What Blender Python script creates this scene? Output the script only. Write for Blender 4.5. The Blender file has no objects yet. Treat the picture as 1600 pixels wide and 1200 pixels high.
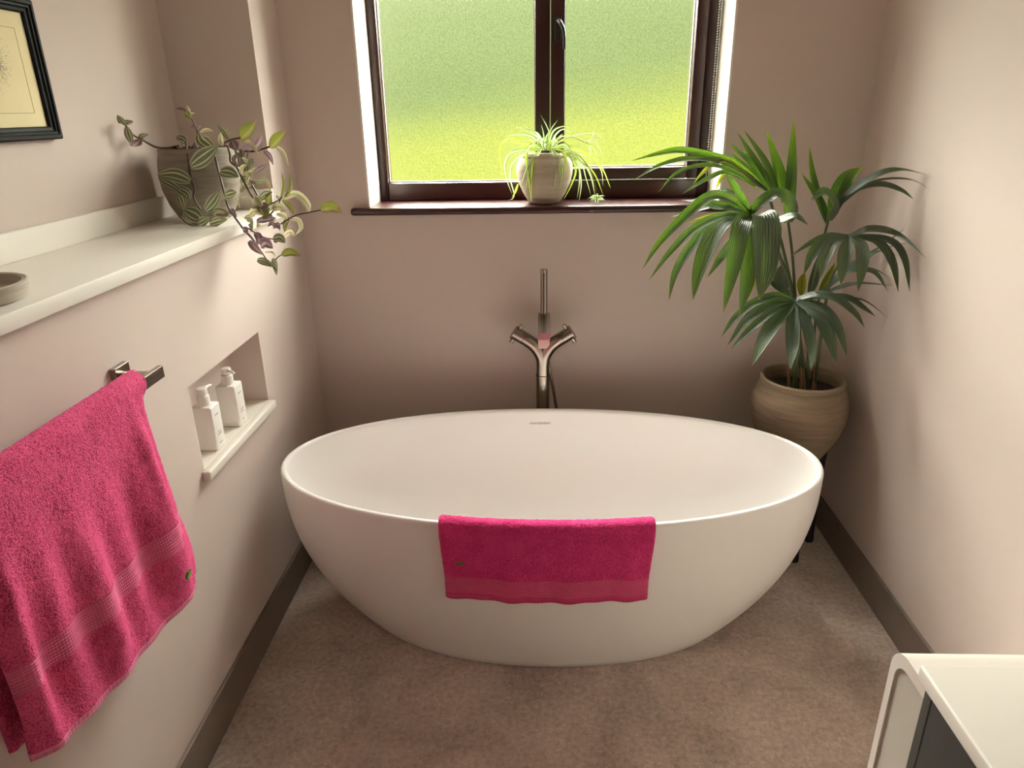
import bpy, bmesh, math, random
import numpy as np
from mathutils import Vector, noise

random.seed(7)
scene = bpy.context.scene
C = scene.collection
R = math.radians

# ------------------------------------------------------------------ camera
F_PX, CX, CY = 1105.0, 800.0, 600.0
CAM = np.array([0.0, 0.0, 1.6])


def cam_matrix(pitch, yaw, roll):
    B = np.array([[1, 0, 0], [0, 0, 1], [0, -1, 0]], float)
    p, y, r = np.radians([pitch, yaw, roll])
    Rx = np.array([[1, 0, 0], [0, np.cos(p), -np.sin(p)], [0, np.sin(p), np.cos(p)]])
    Rz = np.array([[np.cos(y), -np.sin(y), 0], [np.sin(y), np.cos(y), 0], [0, 0, 1]])
    Ry = np.array([[np.cos(r), -np.sin(r), 0], [np.sin(r), np.cos(r), 0], [0, 0, 1]])
    return Rz @ Rx @ B @ Ry


MC = cam_matrix(-21.3, 2.5, 1.0)
cam = bpy.data.cameras.new('camera')
cam.sensor_fit = 'HORIZONTAL'
cam.sensor_width = 36.0
cam.lens = F_PX / 1600.0 * 36.0
cam.clip_start = 0.02
cam_o = bpy.data.objects.new('camera', cam)
C.objects.link(cam_o)
from mathutils import Matrix
rot = Matrix([[MC[i][0], -MC[i][1], -MC[i][2]] for i in range(3)])
cam_o.rotation_euler = rot.to_euler()
cam_o.location = CAM.tolist()
scene.camera = cam_o

# ------------------------------------------------------------------ sky, daylight, exposure
SKY = 36.0
world = bpy.data.worlds.new('overcast_sky')
scene.world = world
world.use_nodes = True
bg = world.node_tree.nodes['Background']
bg.inputs['Color'].default_value = (1.0, 0.985, 0.935, 1)
bg.inputs['Strength'].default_value = SKY

pl = bpy.data.lights.new('window_portal', 'AREA')       # sampling guide for the sky seen through the window
pl.shape = 'RECTANGLE'
pl.size, pl.size_y = 1.22, 1.16
pl.cycles.is_portal = True
plo = bpy.data.objects.new('window_portal', pl)
plo.location = (0.007, 2.91, 1.87)
plo.rotation_euler = (R(-90), 0, 0)
C.objects.link(plo)

sun = bpy.data.lights.new('hazy_sun', 'SUN')               # sun behind thin cloud, high to the left outside
sun.energy = 22.0
sun.angle = R(30)
sun.color = (1.0, 0.97, 0.92)
sun_o = bpy.data.objects.new('hazy_sun', sun)
SUN_EL, SUN_AZ = R(41), R(27)
sun_dir = Vector((math.sin(SUN_AZ) * math.cos(SUN_EL), -math.cos(SUN_AZ) * math.cos(SUN_EL), -math.sin(SUN_EL)))
sun_o.rotation_euler = sun_dir.to_track_quat('-Z', 'Y').to_euler()
sun_o.location = (-3, 6, 6)
C.objects.link(sun_o)

scene.view_settings.view_transform = 'Standard'
scene.view_settings.look = 'None'
scene.view_settings.gamma = 1.0
scene.view_settings.use_curve_mapping = False
scene.view_settings.exposure = 0.60
scene.cycles.max_bounces = 12
scene.cycles.diffuse_bounces = 8
scene.cycles.transmission_bounces = 8
scene.cycles.transparent_max_bounces = 16
scene.cycles.sample_clamp_indirect = 8.0
scene.cycles.use_denoising = True


# ------------------------------------------------------------------ helpers
def at(u, v, y):
    d = MC @ np.array([(u - CX) / F_PX, (v - CY) / F_PX, 1.0])
    return CAM + d * (y / d[1])


def at_x(u, v, x):
    d = MC @ np.array([(u - CX) / F_PX, (v - CY) / F_PX, 1.0])
    return CAM + d * (x / d[0])


def px_size(n_px, p):
    """metres covered by n_px photo pixels at the point p"""
    q = MC.T @ (np.array(p) - CAM)
    return n_px * q[2] / F_PX


def lin(r, g, b):
    def f(c):
        c /= 255.0
        return c / 12.92 if c <= 0.04045 else ((c + 0.055) / 1.055) ** 2.4
    return (f(r), f(g), f(b), 1.0)


ORG = {}


def empty(name, loc, label=None, cat=None, group=None, kind=None):
    o = bpy.data.objects.new(name, None)
    o.empty_display_size = 0.05
    C.objects.link(o)
    o.location = loc
    ORG[o.name] = np.array(loc, float)
    props(o, label, cat, group, kind)
    return o


def props(o, label=None, cat=None, group=None, kind=None):
    if label: o['label'] = label
    if cat: o['category'] = cat
    if group: o['group'] = group
    if kind: o['kind'] = kind
    return o


def obj(name, verts, faces, m, parent=None, smooth=False, uv=None, origin=None):
    """one mesh object; verts in world coordinates"""
    v = np.array(verts, float).reshape(-1, 3)
    org = ORG[parent.name] if parent is not None else (np.array(origin, float) if origin is not None else np.zeros(3))
    me = bpy.data.meshes.new(name)
    me.from_pydata((v - org).tolist(), [], [list(map(int, f)) for f in faces])
    me.materials.append(m)
    if smooth:
        me.polygons.foreach_set('use_smooth', [True] * len(me.polygons))
    if uv is not None:
        l = me.uv_layers.new(name='UVMap')
        idx = np.zeros(len(me.loops), dtype=np.int32)
        me.loops.foreach_get('vertex_index', idx)
        l.data.foreach_set('uv', np.array(uv, float)[idx].ravel())
    me.update()
    o = bpy.data.objects.new(name, me)
    C.objects.link(o)
    if parent is not None:
        o.parent = parent
    elif origin is not None:
        o.location = origin
    ORG[o.name] = org
    return o


def bm_obj(name, bm, m, parent=None, smooth=False):
    bm.verts.ensure_lookup_table()
    bm.verts.index_update()
    vs = [v.co[:] for v in bm.verts]
    fs = [[v.index for v in f.verts] for f in bm.faces]
    bm.free()
    return obj(name, vs, fs, m, parent, smooth)


def add_box(bm, lo, hi, bevel=0.0, seg=2):
    t = bmesh.new()
    bmesh.ops.create_cube(t, size=1.0)
    for v in t.verts:
        v.co = Vector([(lo[i] + hi[i]) / 2 + v.co[i] * (hi[i] - lo[i]) for i in range(3)])
    if bevel > 0:
        bmesh.ops.bevel(t, geom=list(t.edges), offset=bevel, segments=seg, affect='EDGES', profile=0.5)
    me = bpy.data.meshes.new('tmp')
    t.to_mesh(me); t.free()
    bm.from_mesh(me)
    bpy.data.meshes.remove(me)


def box(name, lo, hi, m, parent=None, bevel=0.0, seg=2, smooth=False):
    bm = bmesh.new()
    add_box(bm, lo, hi, bevel, seg)
    o = bm_obj(name, bm, m, parent, smooth)
    if smooth:
        auto_smooth(o)
    return o


def auto_smooth(o, ang=40):
    me = o.data
    me.polygons.foreach_set('use_smooth', [True] * len(me.polygons))
    try:
        me.set_sharp_from_angle(angle=R(ang))
    except Exception:
        pass


def lathe(name, prof, centre, m, parent=None, n=48, close_bottom=True, close_top=False, wobble=0.0, axis=None):
    """prof = [(r, z)...] around a vertical axis through centre"""
    vs, fs = [], []
    for k, (r, z) in enumerate(prof):
        for i in range(n):
            a = 2 * math.pi * i / n
            rr = r * (1 + wobble * noise.noise(Vector((math.cos(a) * 1.3, math.sin(a) * 1.3, z * 9))))
            vs.append([rr * math.cos(a), rr * math.sin(a), z])
    for k in range(len(prof) - 1):
        for i in range(n):
            j = (i + 1) % n
            fs.append([k * n + i, k * n + j, (k + 1) * n + j, (k + 1) * n + i])
    if close_bottom:
        fs.append(list(range(n))[::-1])
    if close_top:
        fs.append([(len(prof) - 1) * n + i for i in range(n)])
    vs = np.array(vs)
    if axis is not None:
        q = Vector((0, 0, 1)).rotation_difference(Vector(axis).normalized()).to_matrix()
        vs = vs @ np.array(q).T
    vs = vs + np.array(centre, float)
    o = obj(name, vs, fs, m, parent, True)
    auto_smooth(o, 35)
    return o


def catmull(pts, n):
    P = np.array(pts, float)
    if len(P) == 2:
        t = np.linspace(0, 1, n)[:, None]
        return P[0] * (1 - t) + P[1] * t
    Q = np.vstack([2 * P[0] - P[1], P, 2 * P[-1] - P[-2]])
    seg = len(P) - 1
    out = []
    for x in np.linspace(0, seg, n):
        k = min(int(x), seg - 1)
        t = x - k
        a, b, c, d = Q[k], Q[k + 1], Q[k + 2], Q[k + 3]
        out.append(0.5 * ((2 * b) + (c - a) * t + (2 * a - 5 * b + 4 * c - d) * t * t + (3 * b - a - 3 * c + d) * t ** 3))
    return np.array(out)


def tube_geo(path, radii, n=10):
    P = np.array(path, float)
    vs, fs = [], []
    T = np.gradient(P, axis=0)
    T /= np.linalg.norm(T, axis=1)[:, None] + 1e-12
    ref = np.array([0.31, 0.2, 0.93])
    u = np.cross(T[0], ref)
    u /= np.linalg.norm(u)
    for k in range(len(P)):
        u = u - T[k] * np.dot(u, T[k])
        u /= np.linalg.norm(u)
        w = np.cross(T[k], u)
        r = radii[k] if hasattr(radii, '__len__') else radii
        for i in range(n):
            a = 2 * math.pi * i / n
            vs.append(P[k] + r * (u * math.cos(a) + w * math.sin(a)))
    for k in range(len(P) - 1):
        for i in range(n):
            j = (i + 1) % n
            fs.append([k * n + i, k * n + j, (k + 1) * n + j, (k + 1) * n + i])
    fs.append(list(range(n))[::-1])
    fs.append([(len(P) - 1) * n + i for i in range(n)])
    return vs, fs


def tube(name, path, radii, m, parent=None, n=10, samples=None):
    P = catmull(path, samples) if samples else np.array(path, float)
    if hasattr(radii, '__len__') and len(radii) != len(P):
        radii = np.interp(np.linspace(0, 1, len(P)), np.linspace(0, 1, len(radii)), radii)
    vs, fs = tube_geo(P, radii, n)
    o = obj(name, vs, fs, m, parent, True)
    auto_smooth(o, 50)
    return o


def leaf(name, pts, width, m, parent, ref=(0.0, -0.72, 0.69), fold=0.18, shape='palm', n=14, twist=0.0):
    """a leaf blade along 3-D points with a folded midrib; UV x across, y along"""
    P = catmull(pts, n)
    T = np.gradient(P, axis=0)
    T /= np.linalg.norm(T, axis=1)[:, None] + 1e-12
    ref = np.array(ref, float)
    vs, fs, uv = [], [], []
    K = 5
    prev = None
    for k in range(n):
        t = k / (n - 1)
        s = np.cross(T[k], ref)
        L = np.linalg.norm(s)
        s = s / L if L > 0.12 else (prev if prev is not None else np.array([1.0, 0, 0]))
        if prev is not None and np.dot(s, prev) < 0:
            s = -s
        prev = s
        nn = np.cross(s, T[k])
        if np.dot(nn, ref) < 0:
            nn = -nn
        if twist:
            a = twist * t
            s, nn = s * math.cos(a) + nn * math.sin(a), nn * math.cos(a) - s * math.sin(a)
        if shape == 'palm':
            w = width * (0.42 + 0.58 * math.sin(min(1.0, t / 0.42) * math.pi / 2)) * (1 - max(0, (t - 0.5) / 0.5) ** 1.7)
        elif shape == 'blade':
            w = width * min(1.0, 0.55 + t * 1.5) * (1 - t ** 2.4)
        else:                                   # oval leaf
            w = width * (math.sin(math.pi * min(1, 0.08 + 0.92 * t)) ** 0.75) * (1 - 0.25 * t)
        w = max(w, 0.0006)
        for i in range(K):
            x = (i / (K - 1) - 0.5)
            vs.append(P[k] + s * (w * x) + nn * (w * fold * (abs(x) * 2) ** 1.2 - w * fold * 0.4))
            uv.append((i / (K - 1), t))
    for k in range(n - 1):
        for i in range(K - 1):
            fs.append([k * K + i, k * K + i + 1, (k + 1) * K + i + 1, (k + 1) * K + i])
    return obj(name, vs, fs, m, parent, True, uv)


# ------------------------------------------------------------------ materials
def new_mat(name):
    m = bpy.data.materials.new(name)
    m.use_nodes = True
    nt = m.node_tree
    return m, nt, nt.nodes['Principled BSDF'], nt.nodes['Material Output']


def nd(nt, t, **kw):
    n = nt.nodes.new(t)
    for k, v in kw.items():
        if k.startswith('i_'):
            n.inputs[k[2:].replace('_', ' ')].default_value = v
        else:
            setattr(n, k, v)
    return n


def mat(name, col, rough=0.6, metal=0.0, spec=0.5, vary=0.0, vscale=4.0, bump=0.0, bscale=80.0, coat=0.0, stretch=None):
    m, nt, p, out = new_mat(name)
    p.inputs['Base Color'].default_value = col
    p.inputs['Roughness'].default_value = rough
    p.inputs['Metallic'].default_value = metal
    p.inputs['Specular IOR Level'].default_value = spec
    p.inputs['Coat Weight'].default_value = coat
    p.inputs['Coat Roughness'].default_value = 0.12
    tc = nd(nt, 'ShaderNodeTexCoord')
    src = tc.outputs['Object']
    if stretch:
        mp = nd(nt, 'ShaderNodeMapping')
        mp.inputs['Scale'].default_value = stretch
        nt.links.new(src, mp.inputs['Vector'])
        src = mp.outputs['Vector']
    if vary:
        nz = nd(nt, 'ShaderNodeTexNoise', i_Scale=vscale, i_Detail=4.0)
        nt.links.new(src, nz.inputs['Vector'])
        mx = nd(nt, 'ShaderNodeMix', data_type='RGBA')
        mx.inputs['A'].default_value = tuple(c * (1 - vary) for c in col[:3]) + (1,)
        mx.inputs['B'].default_value = tuple(min(1, c * (1 + vary)) for c in col[:3]) + (1,)
        nt.links.new(nz.outputs['Fac'], mx.inputs['Factor'])
        nt.links.new(mx.outputs['Result'], p.inputs['Base Color'])
    if bump:
        nb = nd(nt, 'ShaderNodeTexNoise', i_Scale=bscale, i_Detail=3.0)
        nt.links.new(src, nb.inputs['Vector'])
        b = nd(nt, 'ShaderNodeBump', i_Strength=bump, i_Distance=0.002)
        nt.links.new(nb.outputs['Fac'], b.inputs['Height'])
        nt.links.new(b.outputs['Normal'], p.inputs['Normal'])
    return m


def ramp(nt, stops):
    r = nd(nt, 'ShaderNodeValToRGB')
    e = r.color_ramp.elements
    while len(e) < len(stops):
        e.new(0.5)
    for k, (pos, col) in enumerate(stops):
        e[k].position = pos
        e[k].color = col
    return r


def floor_mat():
    m, nt, p, out = new_mat('stone_floor')
    tc = nd(nt, 'ShaderNodeTexCoord')
    n1 = nd(nt, 'ShaderNodeTexNoise', i_Scale=3.2, i_Detail=8.0, i_Roughness=0.62, i_Distortion=0.6)
    n2 = nd(nt, 'ShaderNodeTexNoise', i_Scale=62.0, i_Detail=7.0, i_Roughness=0.78)
    nt.links.new(tc.outputs['Object'], n1.inputs['Vector'])
    nt.links.new(tc.outputs['Object'], n2.inputs['Vector'])
    r1 = ramp(nt, [(0.28, lin(152, 137, 128)), (0.5, lin(184, 168, 158)), (0.72, lin(212, 197, 187))])
    nt.links.new(n1.outputs['Fac'], r1.inputs['Fac'])
    r2 = ramp(nt, [(0.33, (0.66, 0.66, 0.66, 1)), (0.67, (1.32, 1.31, 1.30, 1))])
    nt.links.new(n2.outputs['Fac'], r2.inputs['Fac'])
    mx = nd(nt, 'ShaderNodeMix', data_type='RGBA', blend_type='MULTIPLY')
    mx.inputs['Factor'].default_value = 1.0
    nt.links.new(r1.outputs['Color'], mx.inputs['A'])
    nt.links.new(r2.outputs['Color'], mx.inputs['B'])
    # pale fossil flecks
    vo = nd(nt, 'ShaderNodeTexVoronoi', voronoi_dimensions='2D', i_Scale=24.0, i_Randomness=1.0)
    nt.links.new(tc.outputs['Object'], vo.inputs['Vector'])
    r3 = ramp(nt, [(0.0, (1, 1, 1, 1)), (0.075, (0, 0, 0, 1))])
    nt.links.new(vo.outputs['Distance'], r3.inputs['Fac'])
    mx2 = nd(nt, 'ShaderNodeMix', data_type='RGBA')
    mx2.inputs['B'].default_value = lin(240, 226, 212)
    nt.links.new(mx.outputs['Result'], mx2.inputs['A'])
    mlt = nd(nt, 'ShaderNodeMath', operation='MULTIPLY')
    mlt.inputs[1].default_value = 0.55
    nt.links.new(r3.outputs['Color'], mlt.inputs[0])
    nt.links.new(mlt.outputs[0], mx2.inputs['Factor'])
    nt.links.new(mx2.outputs['Result'], p.inputs['Base Color'])
    p.inputs['Roughness'].default_value = 0.62
    b = nd(nt, 'ShaderNodeBump', i_Strength=0.35, i_Distance=0.002)
    nt.links.new(n2.outputs['Fac'], b.inputs['Height'])
    nt.links.new(b.outputs['Normal'], p.inputs['Normal'])
    return m


def leaf_mat(name, stops, along=None, rough=0.38, trans=0.35, veins=0.0, tcol=None, vein_n=9, spec=0.5, coat=0.0):
    """colour across the blade from UV x, optional tint along UV y"""
    m, nt, p, out = new_mat(name)
    tc = nd(nt, 'ShaderNodeTexCoord')
    sp = nd(nt, 'ShaderNodeSeparateXYZ')
    nt.links.new(tc.outputs['UV'], sp.inputs['Vector'])
    r = ramp(nt, stops)
    nt.links.new(sp.outputs['X'], r.inputs['Fac'])
    col = r.outputs['Color']
    if along:
        r2 = ramp(nt, along)
        nt.links.new(sp.outputs['Y'], r2.inputs['Fac'])
        mx = nd(nt, 'ShaderNodeMix', data_type='RGBA')
        nt.links.new(col, mx.inputs['A'])
        nt.links.new(r2.outputs['Color'], mx.inputs['B'])
        nt.links.new(r2.outputs['Alpha'], mx.inputs['Factor'])
        col = mx.outputs['Result']
    oi = nd(nt, 'ShaderNodeObjectInfo')
    hs = nd(nt, 'ShaderNodeHueSaturation')
    mr = nd(nt, 'ShaderNodeMapRange')
    mr.inputs['To Min'].default_value = 0.78
    mr.inputs['To Max'].default_value = 1.22
    nt.links.new(oi.outputs['Random'], mr.inputs['Value'])
    nt.links.new(mr.outputs['Result'], hs.inputs['Value'])
    nt.links.new(col, hs.inputs['Color'])
    col = hs.outputs['Color']
    nt.links.new(col, p.inputs['Base Color'])
    p.inputs['Roughness'].default_value = rough
    p.inputs['Specular IOR Level'].default_value = spec
    p.inputs['Coat Weight'].default_value = coat
    p.inputs['Coat Roughness'].default_value = 0.34
    if veins:
        ml = nd(nt, 'ShaderNodeMath', operation='MULTIPLY')
        ml.inputs[1].default_value = vein_n * 6.283
        nt.links.new(sp.outputs['X'], ml.inputs[0])
        sn = nd(nt, 'ShaderNodeMath', operation='SINE')
        nt.links.new(ml.outputs[0], sn.inputs[0])
        b = nd(nt, 'ShaderNodeBump', i_Strength=veins, i_Distance=0.001)
        nt.links.new(sn.outputs[0], b.inputs['Height'])
        nt.links.new(b.outputs['Normal'], p.inputs['Normal'])
    tr = nd(nt, 'ShaderNodeBsdfTranslucent')
    if tcol:
        tr.inputs['Color'].default_value = tcol
    else:
        nt.links.new(col, tr.inputs['Color'])
    ms = nd(nt, 'ShaderNodeMixShader')
    ms.inputs['Fac'].default_value = trans
    nt.links.new(p.outputs['BSDF'], ms.inputs[1])
    nt.links.new(tr.outputs['BSDF'], ms.inputs[2])
    nt.links.new(ms.outputs['Shader'], out.inputs['Surface'])
    return m


def glass_mat():
    """obscure bathroom glass: part of the light passes straight, part is scattered by the rough face"""
    m, nt, p, out = new_mat('frosted_glass')
    nt.nodes.remove(p)
    tc = nd(nt, 'ShaderNodeTexCoord')
    mp = nd(nt, 'ShaderNodeMapping')
    mp.inputs['Scale'].default_value = (1.0, 1.0, 0.75)
    nt.links.new(tc.outputs['Object'], mp.inputs['Vector'])
    nz = nd(nt, 'ShaderNodeTexNoise', i_Scale=210.0, i_Detail=2.0)
    nt.links.new(mp.outputs['Vector'], nz.inputs['Vector'])
    b = nd(nt, 'ShaderNodeBump', i_Strength=0.6, i_Distance=0.002)
    nt.links.new(nz.outputs['Fac'], b.inputs['Height'])
    rf = nd(nt, 'ShaderNodeBsdfRefraction')
    rf.inputs['IOR'].default_value = 1.08
    rf.inputs['Roughness'].default_value = 0.5
    rf.inputs['Color'].default_value = (0.97, 1.0, 0.95, 1)
    nt.links.new(b.outputs['Normal'], rf.inputs['Normal'])
    tp = nd(nt, 'ShaderNodeBsdfTransparent')
    tr_ = ramp(nt, [(0.36, (0.76, 0.79, 0.72, 1)), (0.62, (1.0, 1.0, 0.98, 1))])
    nt.links.new(nz.outputs['Fac'], tr_.inputs['Fac'])
    nt.links.new(tr_.outputs['Color'], tp.inputs['Color'])
    ms = nd(nt, 'ShaderNodeMixShader')
    ms.inputs['Fac'].default_value = 0.40
    nt.links.new(tp.outputs['BSDF'], ms.inputs[1])
    nt.links.new(rf.outputs['BSDF'], ms.inputs[2])
    gl = nd(nt, 'ShaderNodeBsdfGlossy')
    gl.inputs['Roughness'].default_value = 0.25
    nt.links.new(b.outputs['Normal'], gl.inputs['Normal'])
    m2 = nd(nt, 'ShaderNodeMixShader')
    m2.inputs['Fac'].default_value = 0.03
    nt.links.new(ms.outputs['Shader'], m2.inputs[1])
    nt.links.new(gl.outputs['BSDF'], m2.inputs[2])
    nt.links.new(m2.outputs['Shader'], out.inputs['Surface'])
    return m


def terry_mat(name, col, col2):
    m, nt, p, out = new_mat(name)
    tc = nd(nt, 'ShaderNodeTexCoord')
    nz = nd(nt, 'ShaderNodeTexNoise', i_Scale=330.0, i_Detail=2.0, i_Roughness=0.6)
    n2 = nd(nt, 'ShaderNodeTexNoise', i_Scale=20.0, i_Detail=3.0)
    for n in (nz, n2):
        nt.links.new(tc.outputs['Object'], n.inputs['Vector'])
    ad = nd(nt, 'ShaderNodeMath', operation='MULTIPLY_ADD')
    ad.inputs[1].default_value = 0.35
    nt.links.new(n2.outputs['Fac'], ad.inputs[0])
    nt.links.new(nz.outputs['Fac'], ad.inputs[2])
    r = ramp(nt, [(0.48, col2), (0.78, col)])
    nt.links.new(ad.outputs[0], r.inputs['Fac'])
    nt.links.new(r.outputs['Color'], p.inputs['Base Color'])
    p.inputs['Roughness'].default_value = 0.95
    p.inputs['Specular IOR Level'].default_value = 0.1
    p.inputs['Sheen Weight'].default_value = 0.4
    p.inputs['Sheen Roughness'].default_value = 0.4
    p.inputs['Sheen Tint'].default_value = lin(255, 120, 190)
    b = nd(nt, 'ShaderNodeBump', i_Strength=0.9, i_Distance=0.003)
    nt.links.new(nz.outputs['Fac'], b.inputs['Height'])
    nt.links.new(b.outputs['Normal'], p.inputs['Normal'])
    return m


def band_mat(name, col, rows=9, cols=110):
    m, nt, p, out = new_mat(name)
    tc = nd(nt, 'ShaderNodeTexCoord')
    sp = nd(nt, 'ShaderNodeSeparateXYZ')
    nt.links.new(tc.outputs['UV'], sp.inputs['Vector'])

    def wave(sock, k):
        a = nd(nt, 'ShaderNodeMath', operation='MULTIPLY')
        a.inputs[1].default_value = k * 6.283
        nt.links.new(sock, a.inputs[0])
        s = nd(nt, 'ShaderNodeMath', operation='SINE')
        nt.links.new(a.outputs[0], s.inputs[0])
        return s.outputs[0]
    w1, w2 = wave(sp.outputs['Y'], rows), wave(sp.outputs['X'], cols)
    ad = nd(nt, 'ShaderNodeMath', operation='MULTIPLY_ADD')
    ad.inputs[1].default_value = 0.35
    nt.links.new(w2, ad.inputs[0])
    nt.links.new(w1, ad.inputs[2])
    mr = nd(nt, 'ShaderNodeMapRange')
    mr.inputs['From Min'].default_value = -1.3
    mr.inputs['From Max'].default_value = 1.3
    nt.links.new(ad.outputs[0], mr.inputs['Value'])
    r = ramp(nt, [(0.0, tuple(c * 0.72 for c in col[:3]) + (1,)), (0.6, col)])
    nt.links.new(mr.outputs['Result'], r.inputs['Fac'])
    nt.links.new(r.outputs['Color'], p.inputs['Base Color'])
    p.inputs['Roughness'].default_value = 0.85
    p.inputs['Specular IOR Level'].default_value = 0.2
    p.inputs['Sheen Weight'].default_value = 0.3
    p.inputs['Sheen Tint'].default_value = lin(255, 150, 200)
    b = nd(nt, 'ShaderNodeBump', i_Strength=0.7, i_Distance=0.002)
    nt.links.new(mr.outputs['Result'], b.inputs['Height'])
    nt.links.new(b.outputs['Normal'], p.inputs['Normal'])
    return m


def clay_mat(name, c1, c2):
    m, nt, p, out = new_mat(name)
    tc = nd(nt, 'ShaderNodeTexCoord')
    mp = nd(nt, 'ShaderNodeMapping')
    mp.inputs['Scale'].default_value = (1.2, 1.2, 11.0)
    nt.links.new(tc.outputs['Object'], mp.inputs['Vector'])
    nz = nd(nt, 'ShaderNodeTexNoise', i_Scale=7.0, i_Detail=5.0, i_Roughness=0.65)
    nt.links.new(mp.outputs['Vector'], nz.inputs['Vector'])
    r = ramp(nt, [(0.3, c1), (0.62, c2)])
    nt.links.new(nz.outputs['Fac'], r.inputs['Fac'])
    nt.links.new(r.outputs['Color'], p.inputs['Base Color'])
    p.inputs['Roughness'].default_value = 0.85
    b = nd(nt, 'ShaderNodeBump', i_Strength=0.5, i_Distance=0.004)
    nt.links.new(nz.outputs['Fac'], b.inputs['Height'])
    nt.links.new(b.outputs['Normal'], p.inputs['Normal'])
    return m


WALL_C = lin(204, 189, 183)
M = dict(
    wall=mat('plaster_pink_paint', WALL_C, 0.75, spec=0.25, vary=0.015, vscale=2.0, bump=0.05, bscale=250),
    reveal=mat('white_reveal_paint', lin(226, 220, 210), 0.7, spec=0.2, bump=0.05, bscale=200),
    ceiling=mat('white_ceiling_paint', lin(240, 236, 230), 0.9),
    floor=floor_mat(),
    skirting=mat('stone_skirting', lin(112, 98, 88), 0.55, vary=0.18, vscale=14, bump=0.15, bscale=60),
    solid=mat('white_solid_surface', lin(231, 225, 218), 0.42, spec=0.45),
    tub=mat('white_bath_enamel', lin(246, 244, 243), 0.28, spec=0.5),
    logo=mat('grey_logo_print', lin(176, 160, 158), 0.5),
    mahogany=mat('varnished_mahogany', lin(44, 16, 15), 0.38, spec=0.35, vary=0.25, vscale=4, coat=0.12, stretch=(18, 18, 1.5)),
    mahogany_h=mat('varnished_mahogany_rail', lin(52, 18, 17), 0.32, spec=0.4, vary=0.25, vscale=4, coat=0.25, stretch=(1.5, 18, 18)),
    bead_white=mat('pale_glazing_bead', lin(214, 205, 196), 0.5),
    glass=glass_mat(),
    black=mat('black_iron', lin(18, 17, 17), 0.4, metal=0.0, spec=0.5),
    black_wood=mat('black_stand_paint', lin(16, 15, 15), 0.45),
    chrome_bead=mat('metal_bead', lin(170, 164, 156), 0.35, metal=0.5),
    nickel=mat('brushed_nickel', lin(158, 147, 137), 0.25, metal=1.0, bump=0.04, bscale=300),
    nickel_dark=mat('dark_spray_face', lin(52, 48, 46), 0.45, metal=0.6),
    terry=terry_mat('pink_terry', lin(212, 86, 126), lin(152, 36, 76)),
    terry_shaded=terry_mat('shaded_pink_terry', lin(206, 62, 120), lin(164, 30, 84)),  # hand towel: same pink terry, with the shade it hangs in put into the colour
    band=band_mat('pink_woven_band', lin(204, 92, 128)),
    band_shaded=band_mat('shaded_pink_woven_band', lin(200, 76, 116), rows=8, cols=120),  # shaded copy of the woven band, darker for the hand towel
    hem=band_mat('pink_hem', lin(214, 120, 150), rows=1, cols=60),
    hem_shaded=band_mat('shaded_pink_hem', lin(184, 54, 100), rows=1, cols=50),  # hem pink darkened to carry the shade on the hand towel
    emblem=mat('green_embroidery', lin(74, 120, 44), 0.9, vary=0.4, vscale=400),
    emblem_dark=mat('dark_embroidery', lin(70, 26, 30), 0.9),
    bottle=mat('white_bottle_plastic', lin(244, 240, 236), 0.35),
    print_grey=mat('grey_bottle_print', lin(128, 128, 138), 0.6),
    clay=clay_mat('grey_brown_clay', lin(122, 104, 84), lin(142, 124, 102)),
    clay_pale=clay_mat('pale_ribbed_clay', lin(162, 150, 133), lin(182, 170, 152)),
    clay_grey=clay_mat('grey_clay', lin(112, 102, 90), lin(136, 125, 112)),
    dish=clay_mat('grey_stone_dish', lin(160, 150, 138), lin(186, 176, 163)),
    soil=mat('potting_soil', lin(44, 31, 24), 0.95, vary=0.5, vscale=60, bump=1.0, bscale=120),
    frame_black=mat('black_picture_frame', lin(15, 15, 18), 0.6, spec=0.15),
    paper=mat('aged_paper', lin(236, 222, 180), 0.85, vary=0.08, vscale=9),
    ink=mat('faint_ink', lin(150, 134, 100), 0.9),
    anthracite=mat('anthracite_lacquer', lin(62, 63, 62), 0.35),
    anthracite_edge=mat('anthracite_edge', lin(74, 73, 71), 0.4),
    filler=mat('pale_grey_panel', lin(196, 190, 181), 0.45),
    stem_palm=mat('palm_stem', lin(64, 78, 40), 0.5, vary=0.3, vscale=30),
    sheath=mat('dry_palm_sheath', lin(122, 92, 66), 0.8, vary=0.4, vscale=60),
    stem_trad=mat('purple_brown_stem', lin(84, 60, 48), 0.55, vary=0.3, vscale=60),
    stem_spider=mat('spider_runner', lin(150, 140, 70), 0.55),
)
G1, G2 = lin(36, 54, 32), lin(52, 72, 44)
M['palm'] = leaf_mat('palm_leaf', [(0.0, G2), (0.48, G1), (0.52, G2), (1.0, G1)],
                     along=[(0.0, lin(50, 80, 40)[:3] + (0.3,)), (0.5, lin(44, 74, 34)[:3] + (0.0,)),
                            (0.93, lin(78, 110, 34)[:3] + (0.7,)), (1.0, lin(196, 150, 84)[:3] + (1.0,))],
                     rough=0.36, trans=0.16, veins=0.9, tcol=lin(100, 142, 24), spec=1.0, coat=0.6)
M['palm_young'] = leaf_mat('young_palm_leaf', [(0.0, lin(56, 96, 30)), (0.5, lin(36, 70, 24)), (1.0, lin(62, 104, 34))],
                           along=[(0.0, lin(50, 90, 30)[:3] + (0.4,)), (0.5, lin(60, 110, 30)[:3] + (0.0,)),
                                  (0.9, lin(150, 180, 30)[:3] + (0.6,)), (1.0, lin(205, 200, 60)[:3] + (1.0,))],
                           rough=0.35, trans=0.16, veins=0.6, tcol=lin(120, 164, 34))
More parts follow.
